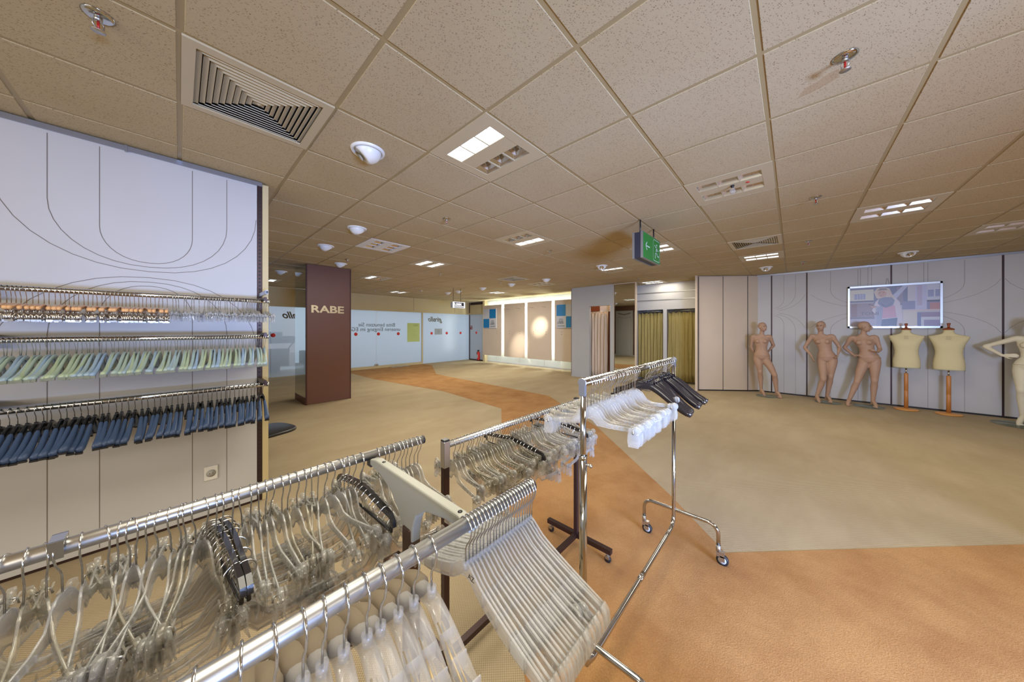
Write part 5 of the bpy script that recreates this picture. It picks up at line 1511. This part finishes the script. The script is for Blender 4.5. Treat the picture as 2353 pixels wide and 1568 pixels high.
def solid(q, vox, name, m, parent, smooth=3):
    me = q.mesh(name + '_src', m)
    o = bpy.data.objects.new(name + '_src', me); COL.objects.link(o)
    md = o.modifiers.new('r', 'REMESH'); md.mode = 'VOXEL'; md.voxel_size = vox; md.use_smooth_shade = True
    s2 = o.modifiers.new('s', 'SMOOTH'); s2.iterations = smooth; s2.factor = .5
    dg = bpy.context.evaluated_depsgraph_get(); dg.update()
    nm = bpy.data.meshes.new_from_object(o.evaluated_get(dg))
    bpy.data.objects.remove(o)
    nm.name = name; nm.materials.clear(); nm.materials.append(m)
    for p in nm.polygons: p.use_smooth = True
    return mobj(name, nm, parent)

def mannequin(name, label, loc, rz, j, m, turn, tilt=0.0, hands=(), twist=0.0, disc=(0, 0, .19), lipcol=None, makeup=True):
    t = thing(name, label, 'mannequin', (loc[0], loc[1], 0.0), rz, 'shop mannequins along the right wall')
    q = MB()
    V_ = lambda k: Vector(j[k])
    hip, waist, chest, neck = V_('hip'), V_('waist'), V_('chest'), V_('neck')
    sl, sr = V_('shL'), V_('shR')
    sh = (sl + sr) / 2
    secs = []   # centre, rx, ry, roll
    roll = atan2(sr.z - sl.z, sr.x - sl.x)
    hr = j.get('hiproll', 0.0)
    def sec(c, rx, ry, ro, yaw=0.0): secs.append((Vector(c), rx, ry, ro, yaw))
    sec(hip + Vector((0, 0, -.085)), .075, .070, hr)
    sec(hip + Vector((0, 0, -.055)), .128, .092, hr)
    sec(hip + Vector((0, 0, 0.0)), .150, .104, hr)
    sec(hip.lerp(waist, .45), .130, .096, hr)
    sec(waist.lerp(hip, .12), .104, .080, 0)
    sec(waist.lerp(chest, .25), .101, .078, roll * .3)
    sec(waist.lerp(chest, .65), .117, .088, roll * .6)
    sec(chest, .136, .098, roll * .8)
    sec(chest.lerp(sh, .45), .140, .088, roll)
    sec(sh + Vector((0, 0, -.010)), .132, .062, roll)
    sec(sh + Vector((0, 0, .022)), .095, .050, roll)
    sec(neck + Vector((0, 0, -.010)), .052, .048, 0)
    rings = []
    for c_, rx, ry, ro, yw in secs:
        ring = []
        for k in range(28):
            a = 2 * pi * k / 28
            x = rx * cos(a); y = ry * sin(a)
            ring.append((c_.x + x * cos(ro), c_.y + y, c_.z + x * sin(ro)))
        rings.append(ring)
    q.rings(rings, True, True, sm=True)
    for sg in (-1, 1):      # bust and seat
        q.sphere((chest.x + sg * .062, chest.y - .068, chest.z + .002 + sg * .062 * sin(roll)), (.048, .046, .048), 14, 10)
        q.sphere((hip.x + sg * .062, hip.y + .060, hip.z - .035), (.076, .066, .080), 14, 10)
    hc = V_('head')
    limb(q, [(neck.x, neck.y + .008, neck.z - .03, .050), (neck.x * .6 + hc.x * .4, neck.y * .5 + hc.y * .5 + .010, neck.z + .035, .042), (hc.x, hc.y + .018, hc.z - .055, .044)], 3)
    M = head_M(hc, turn, tilt)
    q.sphere((0, .012, .020), (.071, .088, .082), 20, 14, M=M)
    q.sphere((0, -.022, -.030), (.057, .062, .078), 18, 12, M=M)
    q.sphere((0, -.050, -.088), (.024, .022, .018), 12, 8, M=M)
    q.sphere((0, -.020, -.080), (.042, .048, .024), 12, 8, M=M)
    for sg in (-1, 1):
        q.sphere((sg * .070, .008, -.010), (.009, .018, .028), 10, 8, M=M)
        q.sphere((sg * .040, -.052, -.022), (.018, .018, .020), 10, 8, M=M)
    q.tube([(0, -.082, .012), (0, -.098, -.018), (0, -.106, -.034)], [.007, .010, .012], 8, M=M)
    q.sphere((0, -.084, -.060), (.018, .010, .008), 10, 7, M=M)
    # legs, arms, feet
    for s_, sg in (('L', -1), ('R', 1)):
        h, k, a, to = V_('hj' + s_), V_('kn' + s_), V_('an' + s_), V_('to' + s_)
        th = h.lerp(k, .45); ca = k.lerp(a, .30); sh_ = k.lerp(a, .72)
        limb(q, [(h.x, h.y, h.z + .03, .080), (h.x, h.y, h.z - .04, .084), (th.x, th.y - .008, th.z, .072), (*h.lerp(k, .85), .054), (k.x, k.y - .006, k.z, .050), (*k.lerp(a, .10), .046), (ca.x, ca.y + .016, ca.z, .051), (sh_.x, sh_.y + .006, sh_.z, .036), (a.x, a.y, a.z, .029)], 4, 16)
        fd = (to - a); fh = Vector((fd.x, fd.y, 0)).normalized()
        heel = Vector((a.x, a.y, max(.030, a.z - .055))) - fh * .020
        limb(q, [(*a, .029), (*(a.lerp(to, .35) + Vector((0, 0, .016))), .031), (*(a.lerp(to, .72) + Vector((0, 0, .004))), .030), (*(to - fh * .012), .020)], 3, 12)
        limb(q, [(a.x, a.y, a.z, .027), (*heel, .027)], 2, 10)
        limb(q, [(*heel, .024), (*a.lerp(to, .55), .024)], 2, 10)
        sx = fh.cross(Vector((0, 0, 1)))
        q.sphere((to.x - fh.x * .035 + sx.x * .012 * sg, to.y - fh.y * .035 + sx.y * .012 * sg, max(to.z, .018)), (.034, .034, .014), 12, 8)
        s0, e, w = V_('sh' + s_), V_('el' + s_), V_('wr' + s_)
        inn = s0 + (sh - s0) * .25
        limb(q, [(*inn, .046), (*s0, .045), (*s0.lerp(e, .3), .040), (*s0.lerp(e, .8), .032), (*e, .031), (*e.lerp(w, .3), .031), (*e.lerp(w, .75), .023), (*w, .020)], 4, 12)
        hd = j.get('ha' + s_)
        if hd:
            tip, pn, cu = hd; hand(q, w, tip, pn, cu, -sg)
    body = solid(q, .0075, 'body', m, t, 3)
    if makeup:
        e = MB()
        for sg in (-1, 1): e.sphere((sg * .027, -.0765, -.001), (.0125, .0075, .0048), 10, 6, M=M)
        e.obj('eyes', mat('painted_eye', rgb(54, 40, 38), .4), body)
        e = MB()
        for sg in (-1, 1): e.tube([(sg * .013, -.0835, .014), (sg * .027, -.0800, .020), (sg * .041, -.0700, .016)], .0022, 5, M=M)
        e.obj('eyebrows', mat('painted_brow', rgb(80, 56, 46), .6), body)
        e = MB(); e.sphere((0, -.0895, -.0625), (.0175, .0062, .0062), 12, 7, M=M); e.obj('lips', lipcol or mat('painted_lips', rgb(146, 66, 62), .35), body)
    # seam where torso and legs meet
    sm = MB(); pts = []
    z = hip.z + .012
    for k in range(33):
        a = 2 * pi * k / 32; pts.append((hip.x + .1485 * cos(a), hip.y + .1032 * sin(a), z + sin(hr) * .15 * cos(a)))
    sm.tube(pts, .0016, 4, caps=False); sm.obj('waist_seam', mat('seam_shadow', rgb(120, 84, 64), .8), body)
    d = MB(); d.lathe([(disc[2], .0015), (disc[2] + .001, .005), (disc[2], .0085)], 48, M=Matrix.Translation((disc[0], disc[1], 0))); d.obj('glass_base', M_GLASSDISC, t)
    return t

mannequin('mannequin', 'tan bald mannequin with both hands behind its back, closest to the angled beige wall', (9.036, .459), -1.5201,
    dict(head=(-.060, .00, 1.578), neck=(-.079, .02, 1.410), shL=(-.232, .03, 1.345), shR=(.066, .02, 1.350), chest=(-.082, .02, 1.243), waist=(-.078, .02, 1.065), hip=(-.074, .02, .905),
         elL=(-.262, .09, 1.100), wrL=(-.205, .13, .950), elR=(.132, .10, 1.155), wrR=(.050, .14, 1.020), haL=((-.10, .15, .90), (0, 1, 0), .25), haR=((-.05, .15, .95), (0, 1, 0), .25),
         hjL=(-.142, .02, .845), hjR=(-.002, .02, .850), knL=(-.103, -.01, .545), knR=(.148, -.06, .500), anL=(-.083, .03, .125), anR=(.186, -.03, .120), toL=(-.020, -.075, .014), toR=(.262, -.12, .014)),
    M_SKIN, radians(42), disc=(.02, -.03, .20))
mannequin('mannequin', 'tan bald mannequin with bent arms and red lips, second from the angled wall', (9.102, -.468), -1.6222,
    dict(head=(-.046, .0, 1.592), neck=(-.046, .02, 1.430), shL=(-.178, .02, 1.368), shR=(.124, .02, 1.372), chest=(-.018, .01, 1.262), waist=(.020, .01, 1.090), hip=(.048, .02, .930), hiproll=.10,
         elL=(-.288, .03, 1.128), wrL=(-.182, -.07, .958), elR=(.226, .04, 1.150), wrR=(.204, -.06, 1.040), haL=((-.150, -.09, .84), (1, 0.2, 0), .14), haR=((.190, -.10, .95), (-1, 0, 0), .42),
         hjL=(-.022, .02, .880), hjR=(.118, .02, .890), knL=(-.006, -.08, .490), knR=(.096, .0, .545), anL=(-.105, -.05, .110), anR=(.048, .06, .120), toL=(-.060, -.16, .014), toR=(.118, -.03, .014)),
    M_SKIN, radians(-16), disc=(.06, .0, .20))
mannequin('mannequin', 'tan bald mannequin in profile under the framed picture, one hand on its hip', (9.178, -1.028), -1.6824,
    dict(head=(.012, .0, 1.578), neck=(-.010, .02, 1.432), shL=(-.166, .02, 1.345), shR=(.148, .02, 1.362), chest=(.002, .01, 1.258), waist=(.046, .01, 1.095), hip=(.070, .02, .945), hiproll=.10,
         elL=(-.262, .06, 1.145), wrL=(-.140, .0, 1.005), elR=(.204, .02, 1.135), wrR=(.178, -.10, 1.085), haL=((-.03, -.05, 1.000), (0.3, .2, -1), .35), haR=((.125, -.17, 1.095), (0, .3, 1), .45),
         hjL=(-.002, .02, .880), hjR=(.140, .02, .890), knL=(-.088, -.08, .480), knR=(.136, -.02, .520), anL=(-.190, -.12, .115), anR=(.116, .0, .115), toL=(-.215, -.25, .014), toR=(.168, -.10, .014)),
    M_SKIN, radians(82), disc=(.06, -.02, .21))
mannequin('mannequin', 'ivory mannequin with an elbow jutting out, cut off by the right picture edge', (9.055, -2.689), -1.8595,
    dict(head=(.080, .0, 1.600), neck=(.078, .02, 1.445), shL=(-.062, .02, 1.375), shR=(.225, .02, 1.375), chest=(.075, .01, 1.270), waist=(.070, .01, 1.105), hip=(.050, .02, .950),
         elL=(-.335, .04, 1.235), wrL=(-.180, -.03, 1.095), elR=(.44, .08, 1.20), wrR=(.29, .02, 1.07), haL=((-.06, -.06, 1.105), (.2, 1, 0), .12), haR=((.19, .0, 1.05), (0, 1, 0), .3),
         hjL=(-.018, .02, .885), hjR=(.122, .02, .885), knL=(-.020, -.06, .560), knR=(.150, -.02, .550), anL=(-.008, -.01, .130), anR=(.16, .0, .120), toL=(-.050, -.12, .014), toR=(.22, -.10, .014)),
    M_SKINW, radians(-30), disc=(.05, -.04, .34), makeup=True)

# ---- linen dress forms on beech stands
def dress_form(label, loc, rz, s=1.0, wide=1.0):
    t = thing('dress_form', label, 'dress form', (loc[0], loc[1], 0), rz, 'linen dress forms')
    secs = [(.795, .158, .100), (.81, .163, .104), (.90, .165, .108), (.98, .156, .104), (1.06, .143, .098), (1.12, .141, .097), (1.20, .152, .106), (1.27, .170, .110), (1.33, .194, .092), (1.375, .208, .070), (1.398, .205, .052), (1.410, .165, .046), (1.425, .115, .050), (1.445, .070, .052), (1.475, .056, .052), (1.512, .055, .052)]
    rings = []
    for z, rx, ry in secs:
        ring = []
        for k in range(36):
            a = 2 * pi * k / 36; e = .85
            ca = abs(cos(a)) ** e * (1 if cos(a) > 0 else -1); sa = abs(sin(a)) ** e * (1 if sin(a) > 0 else -1)
            fr = .010 * max(0, -sin(a)) if 1.15 < z < 1.30 else 0
            ring.append((rx * wide * ca, ry * sa - fr, z))
        rings.append(ring)
    q = MB(); q.rings(rings, True, True, sm=True); body = q.obj('torso', M_LINEN, t)
    q = MB(); q.add([(-.025, -.0495 - .012, 1.40), (.025, -.0615, 1.40), (.026, -.0960, 1.335), (-.026, -.0960, 1.335)], [(0, 1, 2, 3)])
    q.obj('printed_patch', mat('linen_print', rgb(196, 182, 142), .9), body)
    q = MB(); q.rings([[(x * 1.006, y * 1.006, z) for x, y, z in rings[1]], [(x * 1.006, y * 1.006, z - .014) for x, y, z in rings[1]]], False, False, sm=True); q.obj('hem_band', mat('grey_hem', rgb(170, 166, 140), .9), body)
    q = MB(); q.lathe([(.057, 1.510), (.064, 1.516), (.062, 1.530), (.040, 1.542), (.018, 1.550), (.013, 1.575), (.019, 1.605), (.022, 1.628), (.012, 1.634)], 26); q.obj('neck_cap', M_WOODR, t)
    q = MB(); q.tube([(0, 0, .66), (0, 0, .80)], .011, 12); q.obj('inner_rod', M_CHROME, t)
    q = MB(); q.lathe([(.027, .02), (.027, .355), (.0255, .357), (.0255, .361), (.027, .363), (.027, .688), (.024, .692)], 22); q.obj('stand_pole', M_WOOD, t)
    q = MB(); q.lathe([(.135, .0), (.150, .004), (.150, .018), (.140, .024), (.045, .030), (.030, .034)], 44); q.obj('stand_base', mk_wood('light_beech', rgb(222, 160, 84), rgb(200, 134, 62)), t)
    return t
dress_form('cream linen dress form standing next to the profile mannequin', (9.292, -1.568), -1.738)
dress_form('wider cream linen dress form closer to the ivory mannequin', (9.277, -2.037), -1.7869, wide=1.03)
